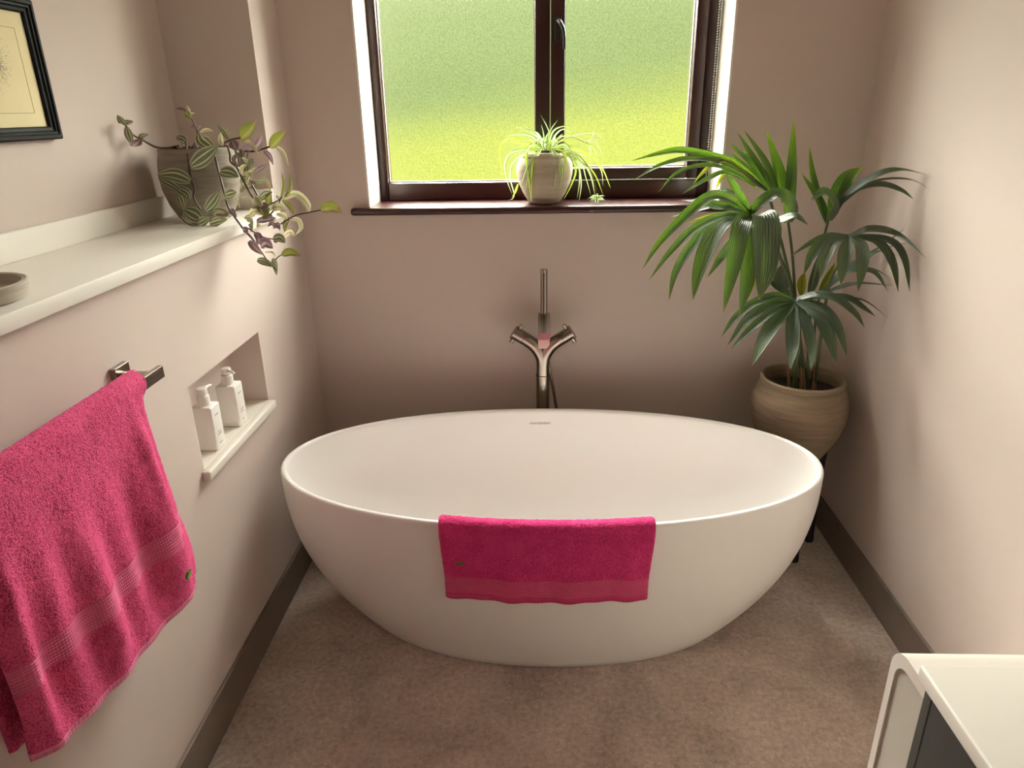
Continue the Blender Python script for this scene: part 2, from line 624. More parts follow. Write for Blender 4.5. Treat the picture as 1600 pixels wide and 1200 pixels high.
M['palm_yellow'] = leaf_mat('yellowing_palm_leaf', [(0.0, lin(150, 160, 30)), (0.5, lin(112, 134, 28)), (1.0, lin(166, 170, 40))],
                            rough=0.45, trans=0.25, veins=0.5, tcol=lin(170, 176, 40))
cr, gd, gm, pk = lin(214, 206, 180), lin(84, 92, 58), lin(116, 122, 80), lin(200, 176, 176)
M['trad'] = leaf_mat('striped_tradescantia', [(0.0, pk), (0.1, gm), (0.24, gd), (0.33, cr), (0.4, gd), (0.5, gm), (0.6, gd), (0.68, cr), (0.78, gd), (0.92, gm), (1.0, cr)], rough=0.4, trans=0.25)
M['trad_cream'] = leaf_mat('cream_tradescantia', [(0.0, lin(226, 214, 196)), (0.3, lin(206, 204, 150)), (0.45, lin(134, 146, 80)), (0.6, lin(220, 214, 170)), (1.0, lin(230, 204, 198))], rough=0.45, trans=0.3)
M['trad_olive'] = leaf_mat('olive_tradescantia', [(0.0, lin(120, 126, 52)), (0.45, lin(142, 146, 62)), (0.55, lin(176, 172, 104)), (1.0, lin(116, 120, 50))],
                           along=[(0.0, (0.2, 0.2, 0.1, 0.0)), (0.8, (0.35, 0.2, 0.22, 0.0)), (1.0, lin(196, 120, 150)[:3] + (0.9,))], rough=0.4, trans=0.16)
M['trad_purple'] = leaf_mat('purple_tradescantia', [(0.0, lin(160, 126, 146)), (0.3, lin(112, 88, 96)), (0.5, lin(186, 164, 166)), (0.7, lin(118, 104, 92)), (1.0, lin(150, 120, 136))], rough=0.4, trans=0.25)
M['spider'] = leaf_mat('variegated_spider_leaf', [(0.0, lin(96, 128, 48)), (0.24, lin(120, 148, 66)), (0.36, lin(226, 230, 190)), (0.64, lin(226, 230, 190)), (0.76, lin(120, 148, 66)), (1.0, lin(96, 128, 48))], rough=0.4, trans=0.4)
M['spider_green'] = leaf_mat('lime_spider_leaf', [(0.0, lin(140, 168, 44)), (0.5, lin(184, 200, 84)), (1.0, lin(128, 160, 40))], rough=0.4, trans=0.45)

# ------------------------------------------------------------------ the room
XL, XR, YB, XW = -0.885, 1.127, 2.63, -1.17
YF, ZC = -1.7, 2.60
WX0, WX1, WZ0, WZ1 = -0.63, 0.645, 1.245, 2.46
YOUT = 2.95


def struct(name, boxes, m):
    bm = bmesh.new()
    for lo, hi in boxes:
        add_box(bm, lo, hi)
    return props(bm_obj(name, bm, m), kind='structure')


struct('floor', [((-1.45, YF - 0.2, -0.08), (XR + 0.2, YOUT, 0.0))], M['floor'])
struct('ceiling', [((-1.45, YF - 0.2, ZC), (XR + 0.2, YOUT, ZC + 0.1))], M['ceiling'])
struct('wall_back', [((-1.45, YB, 0), (WX0, YOUT, ZC)), ((WX1, YB, 0), (XR + 0.2, YOUT, ZC)),
                     ((WX0, YB, 0), (WX1, YOUT, WZ0)), ((WX0, YB, WZ1), (WX1, YOUT, ZC))], M['wall'])
struct('wall_right', [((XR, YF - 0.2, 0), (XR + 0.2, YB, ZC))], M['wall'])
struct('wall_front', [((-1.45, YF - 0.2, 0), (XR, YF, ZC))], M['wall'])
NY0, NY1, NZ0, NZ1, ND = 1.620, 2.092, 0.705, 0.960, 0.105
LZ = 1.272
struct('wall_left', [((-1.45, YF, 0), (XL - ND, YB, LZ)),
                     ((XL - ND, YF, 0), (XL, NY0, LZ)), ((XL - ND, NY1, 0), (XL, YB, LZ)),
                     ((XL - ND, NY0, 0), (XL, NY1, NZ0)), ((XL - ND, NY0, NZ1), (XL, NY1, LZ)),
                     ((-1.45, 2.385, LZ), (XL, YB, ZC)),
                     ((-1.45, YF, LZ), (XW, 2.385, ZC))], M['wall'])
BH, BT = 0.128, 0.011


def skirting(name, lo, hi):
    bm = bmesh.new()
    add_box(bm, lo, hi, 0.0025, 2)
    props(bm_obj(name, bm, M['skirting']), kind='structure')


skirting('baseboard_left', (XL, YF, 0), (XL + BT, YB, BH))
skirting('baseboard_right', (XR - BT, YF, 0), (XR, YB, BH))
skirting('baseboard_back', (XL + BT, YB - BT, 0), (XR - BT, YB, BH))
# white plastered reveals of the window opening
struct('trim_1', [((WX0 - 0.001, YB - 0.001, 1.27), (WX0 + 0.006, 2.83, WZ1))], M['reveal'])
struct('trim_2', [((WX1 - 0.006, YB - 0.001, 1.27), (WX1 + 0.001, 2.83, WZ1))], M['reveal'])
struct('trim_3', [((WX0 + 0.006, YB - 0.001, WZ1 - 0.006), (WX1 - 0.006, 2.83, WZ1 + 0.001))], M['reveal'])

# ------------------------------------------------------------------ window
win = empty('window_1', (0.0, 2.84, 1.27), kind='structure')
wl, wr = WX0 + 0.006, WX1 - 0.006
sill_bm = bmesh.new()
add_box(sill_bm, (WX0 - 0.062, 2.598, 1.243), (WX1 + 0.062, YB, 1.270), 0.011, 4)
add_box(sill_bm, (WX0, YB - 0.012, 1.2435), (WX1, 2.86, 1.2698))
o = bm_obj('window_sill', sill_bm, M['mahogany_h'], win, True); auto_smooth(o)
YW0, YW1 = 2.82, 2.90
box('frame_jamb', (wl, YW0, 1.27), (-0.590, YW1, WZ1 - 0.006), M['mahogany'], win, 0.004, 2, True)
box('frame_jamb', (0.598, YW0, 1.27), (wr, YW1, WZ1 - 0.006), M['mahogany'], win, 0.004, 2, True)
box('frame_bottom_rail', (-0.590, YW0, 1.27), (0.598, YW1, 1.336), M['mahogany_h'], win, 0.004, 2, True)
box('frame_top_rail', (-0.590, YW0, WZ1 - 0.07), (0.598, YW1, WZ1 - 0.006), M['mahogany_h'], win, 0.004, 2, True)
box('mullion', (-0.019, YW0, 1.336), (0.0355, YW1, WZ1 - 0.07), M['mahogany'], win, 0.004, 2, True)
sash = box('sash_stile', (0.0375, YW0 - 0.012, 1.341), (0.089, YW1 - 0.012, WZ1 - 0.074), M['mahogany'], win, 0.005, 3, True)
box('sash_stile', (0.551, YW0 - 0.012, 1.341), (0.594, YW1 - 0.012, WZ1 - 0.074), M['mahogany'], win, 0.005, 3, True)
box('sash_rail', (0.089, YW0 - 0.012, 1.341), (0.551, YW1 - 0.012, 1.384), M['mahogany_h'], win, 0.005, 3, True)
box('sash_rail', (0.089, YW0 - 0.012, WZ1 - 0.12), (0.551, YW1 - 0.012, WZ1 - 0.074), M['mahogany_h'], win, 0.005, 3, True)
for lo, hi in [((-0.590, 2.846, 1.336), (-0.019, 2.856, 1.3405)), ((-0.590, 2.846, 1.3405), (-0.5865, 2.856, WZ1 - 0.07)), ((-0.0225, 2.846, 1.3405), (-0.019, 2.856, WZ1 - 0.07)),
               ((0.089, 2.846, 1.384), (0.551, 2.856, 1.3885)), ((0.089, 2.846, 1.3885), (0.092, 2.856, WZ1 - 0.12)), ((0.548, 2.846, 1.3885), (0.551, 2.856, WZ1 - 0.12))]:
    box('glazing_bead', lo, hi, M['bead_white'], win)
for x0, x1, z0, z1 in [(-0.5905, -0.0185, 1.335, WZ1 - 0.069), (0.088, 0.552, 1.383, WZ1 - 0.119)]:
    box('pane', (x0, 2.858, z0), (x1, 2.8585, z1), M['glass'], win)
# casement fastener on the sash
hx, hz = 0.064, 1.868
hb = box('fastener_plate', (hx - 0.012, YW0 - 0.018, hz - 0.045), (hx + 0.012, YW0 - 0.0125, hz + 0.03), M['black'], win, 0.002, 2)
tube('fastener_lever', [(hx, YW0 - 0.016, hz + 0.018), (hx + 0.008, YW0 - 0.034, hz + 0.008), (hx + 0.020, YW0 - 0.042, hz - 0.022), (hx + 0.022, YW0 - 0.038, hz - 0.075)],
     [0.009, 0.008, 0.006, 0.0055], M['black'], hb, 10, 14)

# beaded blind chain in the right reveal
ch = empty('blind_chain', (0.622, 2.752, 1.345), 'silvery beaded blind chain hanging in the right window reveal', 'chain')


def bead_strand(x, y, z0, z1):
    t = bmesh.new(); bmesh.ops.create_icosphere(t, subdivisions=1, radius=0.0031)
    bv = np.array([v.co[:] for v in t.verts]); bf = [[v.index for v in f.verts] for f in t.faces]; t.free()
    vs, fs = [], []
    k = 0
    z = z0
    while z < z1:
        fs += [[i + k * len(bv) for i in f] for f in bf]
        vs.append(bv + np.array([x, y, z])); k += 1; z += 0.0085
    vs = np.vstack(vs)
    tv, tf = tube_geo([(x, y, z0), (x, y, z1)], 0.0007, 5)
    fs += [[i + len(vs) for i in f] for f in tf]
    vs = np.vstack([vs, np.array(tv)])
    o = obj('bead_strand', vs, fs, M['chrome_bead'], ch, True)
    o['kind'] = 'stuff'


bead_strand(0.6180, 2.770, 1.345, WZ1 - 0.01)
bead_strand(0.6215, 2.750, 1.345, WZ1 - 0.01)

# ------------------------------------------------------------------ the garden outside
def garden():
    prof = [(2.96, 0.0), (4.0, 0.35), (6.0, 0.85), (9.0, 1.22), (11.0, 1.55), (13.5, 2.35), (17.0, 3.55), (22.0, 5.0), (26.0, 6.2), (30.0, 7.0), (40.0, 7.4)]
    xs = np.linspace(-34, 34, 70)
    ys = np.concatenate([np.linspace(2.96, 12, 40), np.linspace(12.4, 40, 40)])
    vs = []
    for y in ys:
        z = np.interp(y, [p[0] for p in prof], [p[1] for p in prof])
        for x in xs:
            vs.append((x, y, z + (0.25 * noise.noise(Vector((x * .3, y * .3, 0))) if y > 12 else 0)))
    n = len(xs)
    fs = [[j * n + i, j * n + i + 1, (j + 1) * n + i + 1, (j + 1) * n + i] for j in range(len(ys) - 1) for i in range(n - 1)]
    m, nt, p, out = new_mat('garden_grass')
    tc = nd(nt, 'ShaderNodeTexCoord')
    sp = nd(nt, 'ShaderNodeSeparateXYZ')
    nt.links.new(tc.outputs['Object'], sp.inputs['Vector'])
    nz = nd(nt, 'ShaderNodeTexNoise', i_Scale=0.22, i_Detail=2.0)
    nt.links.new(tc.outputs['Object'], nz.inputs['Vector'])
    # mown yellow lawn near the house, rough cooler green bank behind, more yellow towards the right
    s1 = nd(nt, 'ShaderNodeMath', operation='MULTIPLY_ADD')
    s1.inputs[1].default_value = -0.55
    nt.links.new(sp.outputs['X'], s1.inputs[0])
    nt.links.new(sp.outputs['Y'], s1.inputs[2])
    s2 = nd(nt, 'ShaderNodeMath', operation='MULTIPLY_ADD')
    s2.inputs[1].default_value = 4.0
    nt.links.new(nz.outputs['Fac'], s2.inputs[0])
    nt.links.new(s1.outputs[0], s2.inputs[2])
    mr = nd(nt, 'ShaderNodeMapRange')
    mr.inputs['From Min'].default_value = 7.0
    mr.inputs['From Max'].default_value = 22.0
    nt.links.new(s2.outputs[0], mr.inputs['Value'])
    g = GARDEN
    r = ramp(nt, [(0.0, (0.034 * g, 0.036 * g, 0.0075 * g, 1)), (0.28, (0.031 * g, 0.034 * g, 0.0082 * g, 1)), (0.48, (0.0185 * g, 0.0232 * g, 0.0098 * g, 1)), (1.0, (0.023 * g, 0.0275 * g, 0.0135 * g, 1))])
    nt.links.new(mr.outputs['Result'], r.inputs['Fac'])
    nt.links.new(r.outputs['Color'], p.inputs['Base Color'])
    p.inputs['Roughness'].default_value = 1.0
    p.inputs['Specular IOR Level'].default_value = 0.0
    o = obj('garden_bank', vs, fs, m, None, True)
    props(o, kind='structure')


GARDEN = 30.0 / SKY * 0.64
garden()

# ------------------------------------------------------------------ white ledge along the left wall
sh = empty('wall_ledge', (-1.0, 0.6, LZ), 'long white ledge with a low upstand along the left wall recess', 'shelf')
box('shelf_top', (XW, YF, LZ), (-0.865, 2.385, 1.303), M['solid'], sh, 0.003, 2, True)
box('upstand', (XW, YF, 1.303), (XW + 0.018, 2.385, 1.366), M['solid'], sh, 0.002, 2, True)
box('upstand', (XW + 0.018, 2.367, 1.303), (-0.885, 2.385, 1.366), M['solid'], sh, 0.002, 2, True)

o = box('niche_shelf', (XL - ND, NY0 - 0.018, NZ0 - 0.001), (XL + 0.022, NY1 + 0.006, NZ0 + 0.024), M['solid'], None, 0.004, 3, True)
# keep the shelf inside the opening behind the wall face
bm = bmesh.new()
add_box(bm, (XL - ND, NY0, NZ0), (XL + 0.002, NY1, NZ0 + 0.024))
add_box(bm, (XL, NY0 - 0.018, NZ0 - 0.003), (XL + 0.023, NY1 + 0.006, NZ0 + 0.024), 0.005, 3)
bpy.data.objects.remove(o)
o = bm_obj('niche_shelf', bm, M['solid'], None, True); auto_smooth(o)
props(o, 'small white shelf lining the bottom of the wall niche', 'shelf')


# ------------------------------------------------------------------ soap bottles
def bottle(cx, cy, rz, label, nozzle, head):
    z0 = NZ0 + 0.0245
    root = empty('soap_bottle', (cx, cy, z0), label, 'bottle', 'pump bottles in the niche')
    w, d, h = 0.056, 0.058, 0.128         # w along the wall (Y), d across (X)
    parts = [box('bottle_body', (cx - d / 2, cy - w / 2, z0), (cx + d / 2, cy + w / 2, z0 + h), M['bottle'], root, 0.0045, 3, True)]
    lathe('pump_collar', [(0.0165, h - 0.002), (0.0165, h + 0.026), (0.0155, h + 0.0275), (0.009, h + 0.028)], (cx, cy, z0), M['bottle'], root, 28, True, True)
    hd = lathe('pump_head', [(0.006, h + 0.0275), (0.006, h + 0.031), (0.0138, h + 0.032), (0.0142, h + 0.047), (0.0132, h + 0.0485)], (cx, cy, z0), M['bottle'], root, 28, True, True)
    dx, dy = math.cos(nozzle), math.sin(nozzle)
    zt = z0 + h + 0.043
    tube('pump_nozzle', [(cx + dx * 0.010, cy + dy * 0.010, zt), (cx + dx * 0.03, cy + dy * 0.03, zt + 0.001), (cx + dx * 0.042, cy + dy * 0.042, zt - 0.002)], [0.0048, 0.0036, 0.0032], M['bottle'], hd, 10, 8)
    # print on the face turned to the room: rows of grey lettering too small to read
    xf = cx + d / 2 + 0.0003
    rows = [(0.098, 0.020, 0.0045), (0.048, 0.017, 0.0032), (0.0405, 0.024, 0.0032), (0.015, 0.018, 0.0032)]
    rnd = random.Random(int(cy * 1000))
    for zz, ln, ht in rows:
        vs, fs = [], []
        y = cy - ln / 2
        while y < cy + ln / 2:
            lw = rnd.uniform(0.0010, 0.0022)
            k = len(vs)
            hh = ht * rnd.uniform(0.7, 1.0)
            vs += [(xf, y, z0 + zz), (xf, y + lw, z0 + zz), (xf, y + lw, z0 + zz + hh), (xf, y, z0 + zz + hh)]
            fs.append([k, k + 1, k + 2, k + 3])
            y += lw + 0.0008
        obj('print_line', vs, fs, M['print_grey'], root)['kind'] = 'stuff'
    if rz:
        root.rotation_euler.z = rz
    return root


bottle(-0.921, 1.751, 0.0, 'front white pump bottle in the niche, its nozzle pointing at the other bottle', R(80), 0)
bottle(-0.921, 1.910, 0.0, 'rear white pump bottle in the niche, its nozzle pointing toward the room', R(-35), 0)

# ------------------------------------------------------------------ picture on the recessed wall
pic = empty('framed_picture', (XW, 1.625, 1.55), 'black framed cream print hanging on the wall above the ledge', 'picture')
py0, py1, pz0, pz1 = 1.485, 1.765, 1.549, 1.846
fw = 0.029


def moulding(name, a, b, inward):
    """one mitred length of frame from corner a to corner b (y, z); stepped profile"""
    prof = [(0.0, 0.0), (0.0, 0.016), (0.004, 0.021), (0.010, 0.021), (0.013, 0.017), (0.017, 0.017), (0.020, 0.013), (0.026, 0.012), (fw, 0.009), (fw, 0.0)]
    vs, fs = [], []
    (ay, az), (by, bz) = a, b
    L = math.hypot(by - ay, bz - az)
    ty, tz = (by - ay) / L, (bz - az) / L
    iy, iz = inward
    for q, h in prof:
        vs.append((XW + 0.001 + h, ay + iy * q + ty * q, az + iz * q + tz * q))
    for q, h in prof:
        vs.append((XW + 0.001 + h, by + iy * q - ty * q, bz + iz * q - tz * q))
    n = len(prof)
    for i in range(n):
        j = (i + 1) % n
        fs.append([i, j, n + j, n + i])
    fs.append(list(range(n))); fs.append(list(range(n, 2 * n)))
    obj(name, vs, fs, M['frame_black'], pic)


moulding('frame_side', (py1, pz0), (py1, pz1), (-1, 0))
moulding('frame_side', (py0, pz0), (py0, pz1), (1, 0))
moulding('frame_side', (py0, pz0), (py1, pz0), (0, 1))
moulding('frame_side', (py0, pz1), (py1, pz1), (0, -1))
pp = box('print', (XW + 0.001, py0 + 0.02, pz0 + 0.02), (XW + 0.006, py1 - 0.02, pz1 - 0.02), M['paper'], pic)
# plate mark: a thin ruled rectangle, and a soft grey smudge of drawing
iy0, iy1, iz0, iz1 = py0 + 0.062, py1 - 0.062, pz0 + 0.058, pz1 - 0.062
bm = bmesh.new()
t_ = 0.0009
for lo, hi in [((iy0, iz0), (iy1, iz0 + t_)), ((iy0, iz1 - t_), (iy1, iz1)), ((iy0, iz0), (iy0 + t_, iz1)), ((iy1 - t_, iz0), (iy1, iz1))]:
    add_box(bm, (XW + 0.006, lo[0], lo[1]), (XW + 0.0064, hi[0], hi[1]))
bm_obj('plate_line', bm, M['ink'], pp)
rnd = random.Random(5)
vs, fs = [], []
sc_y, sc_z = (py0 + py1) / 2 - 0.002, (pz0 + pz1) / 2 + 0.01
for k in range(420):
    a = rnd.uniform(0, 2 * math.pi)
    r1 = abs(rnd.gauss(0, 0.016)) + 0.002
    y, z = sc_y + r1 * math.cos(a), sc_z + 1.3 * r1 * math.sin(a)
    ln = rnd.uniform(0.002, 0.008)
    b = a + rnd.uniform(-0.4, 0.4)
    ey, ez = math.cos(b) * ln, math.sin(b) * ln
    w = 0.00025
    ny, nz_ = -math.sin(b) * w, math.cos(b) * w
    i = len(vs)
    x = XW + 0.0062
    vs += [(x, y - ny, z - nz_), (x, y + ny, z + nz_), (x, y + ey + ny, z + ez + nz_), (x, y + ey - ny, z + ez - nz_)]
    fs.append([i, i + 1, i + 2, i + 3])
o = obj('pencil_strokes', vs, fs, mat('pencil_grey', lin(118, 122, 112), 0.9), pp)
o['kind'] = 'stuff'

# ------------------------------------------------------------------ stone dish on the ledge
dc = (-0.992, 1.150, 1.3035)
o = lathe('stone_dish', [(0.086, 0.0), (0.094, 0.004), (0.101, 0.027), (0.1005, 0.0305), (0.097, 0.032), (0.090, 0.0305), (0.082, 0.012), (0.0, 0.0095)], dc, M['dish'], None, 64, True)
props(o, 'round grey stone dish on the white ledge at the left edge', 'dish')
o.data.transform(Matrix.Translation(Vector(dc) * -1)); o.location = dc

# ------------------------------------------------------------------ towel rail
rail = empty('towel_rail', (XL, 1.355, 1.085), 'brushed nickel towel rail with square wall plate', 'towel rail')
for yc in (1.355, 0.745):
    pt = box('wall_plate', (XL, yc - 0.026, 1.056), (XL + 0.013, yc + 0.026, 1.115), M['nickel'], rail, 0.0012, 2)
    box('arm', (XL + 0.013, yc - 0.009, 1.080), (-0.8085, yc + 0.009, 1.100), M['nickel'], rail, 0.005, 3, True)
box('bar', (-0.8085, 0.725, 1.0805), (-0.7975, 1.377, 1.107), M['nickel'], rail, 0.0012, 2)


# ------------------------------------------------------------------ towels
def slab(name, fn, s0, s1, t0, t1, ns, nt_, thick, m, parent, fuzz=0.0, fuzz_scale=260.0, uvs=(1, 1)):
    """closed cloth slab over the surface fn(s, t), thickened along its normals, with looped pile"""
    S, T = np.linspace(s0, s1, ns), np.linspace(t0, t1, nt_)
    P = np.array([[fn(s, t) for s in S] for t in T])
    du = np.gradient(P, axis=1); dv = np.gradient(P, axis=0)
    N = np.cross(du, dv)
    N /= np.linalg.norm(N, axis=2)[:, :, None] + 1e-12
    prof = np.ones((nt_, ns))
    es = np.minimum(np.arange(ns), np.arange(ns)[::-1]) / 4.0
    prof *= np.clip(np.sqrt(np.clip(1 - (1 - np.clip(es, 0, 1)) ** 2, 0.04, 1)), 0, 1)[None, :]
    h = thick / 2 * prof

    def fz(p, k):
        if not fuzz:
            return 0.0
        return fuzz * (noise.noise(Vector(p * fuzz_scale) + Vector((k * 7.1, 0, 0))) * 0.75 + noise.noise(Vector(p * fuzz_scale * 0.33)) * 0.5)
    A = np.zeros_like(P); B = np.zeros_like(P)
    for j in range(nt_):
        for i in range(ns):
            A[j, i] = P[j, i] + N[j, i] * (h[j, i] + fz(P[j, i], 0))
            B[j, i] = P[j, i] - N[j, i] * (h[j, i] + (fz(P[j, i], 1) if fuzz else 0))
    n = ns * nt_
    idx = np.arange(n).reshape(nt_, ns)
    fs = []
    a, b, c, d = idx[:-1, :-1], idx[:-1, 1:], idx[1:, 1:], idx[1:, :-1]
    q = np.stack([a, b, c, d], -1).reshape(-1, 4)
    fs = q.tolist() + (q[:, ::-1] + n).tolist()
    for j in range(nt_ - 1):
        fs.append([idx[j, 0], idx[j + 1, 0], idx[j + 1, 0] + n, idx[j, 0] + n])
        fs.append([idx[j, -1], idx[j, -1] + n, idx[j + 1, -1] + n, idx[j + 1, -1]])
    for i in range(ns - 1):
        fs.append([idx[0, i], idx[0, i] + n, idx[0, i + 1] + n, idx[0, i + 1]])
        fs.append([idx[-1, i], idx[-1, i + 1], idx[-1, i + 1] + n, idx[-1, i] + n])
    ss, tt = np.meshgrid(np.linspace(0, uvs[0], ns), np.linspace(0, uvs[1], nt_))
    uv = np.stack([ss.ravel(), tt.ravel()], 1)
    return obj(name, np.vstack([A.reshape(-1, 3), B.reshape(-1, 3)]), fs, m, parent, True, np.vstack([uv, uv]))


def smooth01(x):
    x = min(1, max(0, x))
    return x * x * (3 - 2 * x)


TY0, TY1 = 0.800, 1.290
XBAR, ZBAR, RB = -0.803, 1.0945, 0.0185


def bath_towel(s, t):
    """t: distance along the cloth from the top of the bar, + in front, - behind"""
    r = RB
    arc = r * math.pi / 2
    y = TY0 + (TY1 - TY0) * s
    down = 0.0
    if t >= 0:
        a = min(t, arc) / r
        down = max(0, t - arc)
        x = XBAR + math.sin(a) * r
        z = ZBAR + 0.012 + math.cos(a) * r - down
        g = smooth01(down / 0.40)
        fold = (0.0042 * math.sin(2 * math.pi * (s * 5.2 + 0.18 * math.sin(3 * s)) + 0.6) + 0.005 * math.sin(2 * math.pi * s * 2.3 + 2.0 + 1.1 * down)) * g
        fold *= 2.1 * (1 - 0.70 * smooth01((down - 0.38) / 0.12))
        fold += 0.013 * math.exp(-((s - 0.83 - 0.03 * down) / 0.04) ** 2) * smooth01(down / 0.12) * (1 - 0.5 * smooth01((down - 0.3) / 0.2))
        x += fold + 0.012 * g
        x -= 0.028 * smooth01((s - 0.9) / 0.1) * smooth01(down / 0.05)      # the right edge turns back to the wall
        x -= 0.030 * smooth01((0.07 - s) / 0.07) * smooth01(down / 0.2)       # and so does the left edge
        y += (0.034 * smooth01(down / 0.45) * s - 0.012 * (1 - s) * g)
        y -= 0.010 * (1 - smooth01(down / 0.05)) * smooth01((s - 0.9) / 0.1)
        z += 0.045 * g * (1 - s) ** 1.5 * smooth01(down / 0.5)
    else:
        a = min(-t, arc) / r
        down = max(0, -t - arc)
        x = XBAR - math.sin(a) * r - 0.020 * smooth01(down / 0.3)
        z = ZBAR + 0.012 + math.cos(a) * r - down
        x += 0.005 * math.sin(2 * math.pi * s * 2.6) * smooth01(down / 0.3)
    return np.array([x, y, z])


tw = empty('bath_towel', (XBAR, 1.05, 0.58), 'large pink bath towel draped over the rail on the left wall', 'towel')
slab('towel_body', bath_towel, 0, 1, -0.475, 0.325, 190, 300, 0.013, M['terry'], tw, 0.0016, 240)
slab('woven_band', bath_towel, 0.0, 1, 0.323, 0.383, 150, 24, 0.010, M['band'], tw)
slab('towel_end', bath_towel, 0, 1, 0.381, 0.508, 190, 60, 0.013, M['terry'], tw, 0.0016, 240)
slab('hem', bath_towel, 0, 1, 0.506, 0.522, 150, 8, 0.011, M['hem'], tw)


def inner_layer(s, t):
    p = bath_towel(0.55 + 0.45 * s, t)
    p[0] -= 0.016
    p[1] += 0.010 * s + 0.040 * smooth01((t - 0.25) / 0.25) * s ** 2
    return p


slab('inner_fold', inner_layer, 0, 1, 0.05, 0.512, 60, 120, 0.011, M['terry'], tw, 0.0014, 240)


def emblem(parent, fn, s, t, ls, lt, off, flip=1):
    """little green embroidered motif lying on the cloth"""
    def patch(name, shape, m, h):
        vs = []
        for (a, b) in shape:
            p = fn(s + a * ls, t + b * lt)
            e = 1e-3
            n = np.cross(fn(s + a * ls + e, t + b * lt) - p, fn(s + a * ls, t + b * lt + e) - p)
            n /= np.linalg.norm(n)
            if n[1] * 0.5 - n[0] > 0 and flip > 0: n = -n
            if flip < 0 and n[1] > 0: n = -n
            vs.append((p + n * (off + h), p + n * (off - 0.003)))
        k = len(vs)
        V = [v[0] for v in vs] + [v[1] for v in vs]
        F = [list(range(k))] + [[i, (i + 1) % k, k + (i + 1) % k, k + i] for i in range(k)]
        return obj(name, V, F, m, parent)
    if flip > 0: ls, lt = ls * 0.8, lt * 1.2
    body = [(-1.0, 0.25), (-0.7, 0.6), (-0.2, 0.62), (0.1, 0.35), (0.55, 0.25), (1.0, -0.2), (0.75, -0.45), (0.3, -0.3), (-0.1, -0.45), (-0.55, -0.2), (-0.9, 0.0)]
    e = patch('embroidered_emblem', body, M['emblem'], 0.0022)
    return e


emblem(tw, bath_towel, 0.815, 0.448, 0.024, 0.012, 0.0088, 1)

# ------------------------------------------------------------------ bathtub
TA0, TB0, TA1, TB1, TPW, TPB, TN = 0.5823, 0.279, 0.8391, 0.4008, 2.55, 1.69, 2.06
TXC, TYC, TH = 0.0217, 1.9859, 0.5754


def tub_half(z):
    s = min(1, max(0, z / TH))
    return TA0 + (TA1 - TA0) * (1 - (1 - s) ** TPW), TB0 + (TB1 - TB0) * (1 - (1 - s) ** TPB)


def tub_pt(a, b, th, z):
    c, s = math.cos(th), math.sin(th)
    return (TXC + a * math.copysign(abs(c) ** (2 / TN), c), TYC + b * math.copysign(abs(s) ** (2 / TN), s), z)


def tub_inner(q):
    """half axes of the bowl at height fraction q above its floor"""
    g = 1 - (1 - q) ** 2.3
    return 0.40 + (TA1 - 0.021 - 0.40) * g, 0.17 + (TB1 - 0.021 - 0.17) * g


TIZ = 0.13
tub = empty('bathtub', (TXC, TYC, 0), 'white oval freestanding bathtub in the middle of the room', 'bathtub')
NSEG = 128
rings = [(TA0 - 0.02, TB0 - 0.02, 0.0), (TA0 - 0.004, TB0 - 0.004, 0.0)]
for k in range(0, 25):
    z = 0.004 + (TH - 0.012 - 0.004) * k / 24
    rings.append(tub_half(z) + (z,))
a1, b1 = tub_half(TH - 0.012)
rr = 0.0105
for k in range(1, 8):
    a = math.pi * k / 8
    rings.append((a1 - rr + rr * math.cos(a), b1 - rr + rr * math.cos(a), TH - rr + rr * math.sin(a)))
for k in range(0, 25):
    q = 1 - k / 24
    q = 1 - (k / 24) ** 1.0
    ai, bi = tub_inner(q)
    rings.append((ai, bi, TIZ + (TH - 0.014 - TIZ) * q))
rings += [(0.25, 0.10, TIZ - 0.004), (0.05, 0.03, TIZ - 0.006)]
vs, fs = [], []
for a, b, z in rings:
    for i in range(NSEG):
        vs.append(tub_pt(a, b, 2 * math.pi * i / NSEG, z))
for k in range(len(rings) - 1):
    for i in range(NSEG):
        j = (i + 1) % NSEG
        fs.append([k * NSEG + i, k * NSEG + j, (k + 1) * NSEG + j, (k + 1) * NSEG + i])
fs.append(list(range(NSEG))[::-1])
fs.append([(len(rings) - 1) * NSEG + i for i in range(NSEG)])
obj('tub_shell', vs, fs, M['tub'], tub, True)
lathe('drain', [(0.034, 0.0), (0.034, 0.003), (0.030, 0.0045), (0.0, 0.0045)], (TXC, TYC, TIZ - 0.0055), M['nickel'], tub, 32)


def text_mesh(body, size, extrude=0.0004):
    cu = bpy.data.curves.new('txt', 'FONT')
    cu.body = body
    cu.size = size
    cu.align_x = 'CENTER'
    cu.align_y = 'CENTER'
    cu.extrude = extrude
    o = bpy.data.objects.new('txt', cu)
    C.objects.link(o)
    dg = bpy.context.evaluated_depsgraph_get()
    me = bpy.data.meshes.new_from_object(o.evaluated_get(dg))
    v = np.array([x.co[:] for x in me.vertices])
    f = [list(p.vertices) for p in me.polygons]
    bpy.data.objects.remove(o)
    bpy.data.meshes.remove(me)
    return v, f


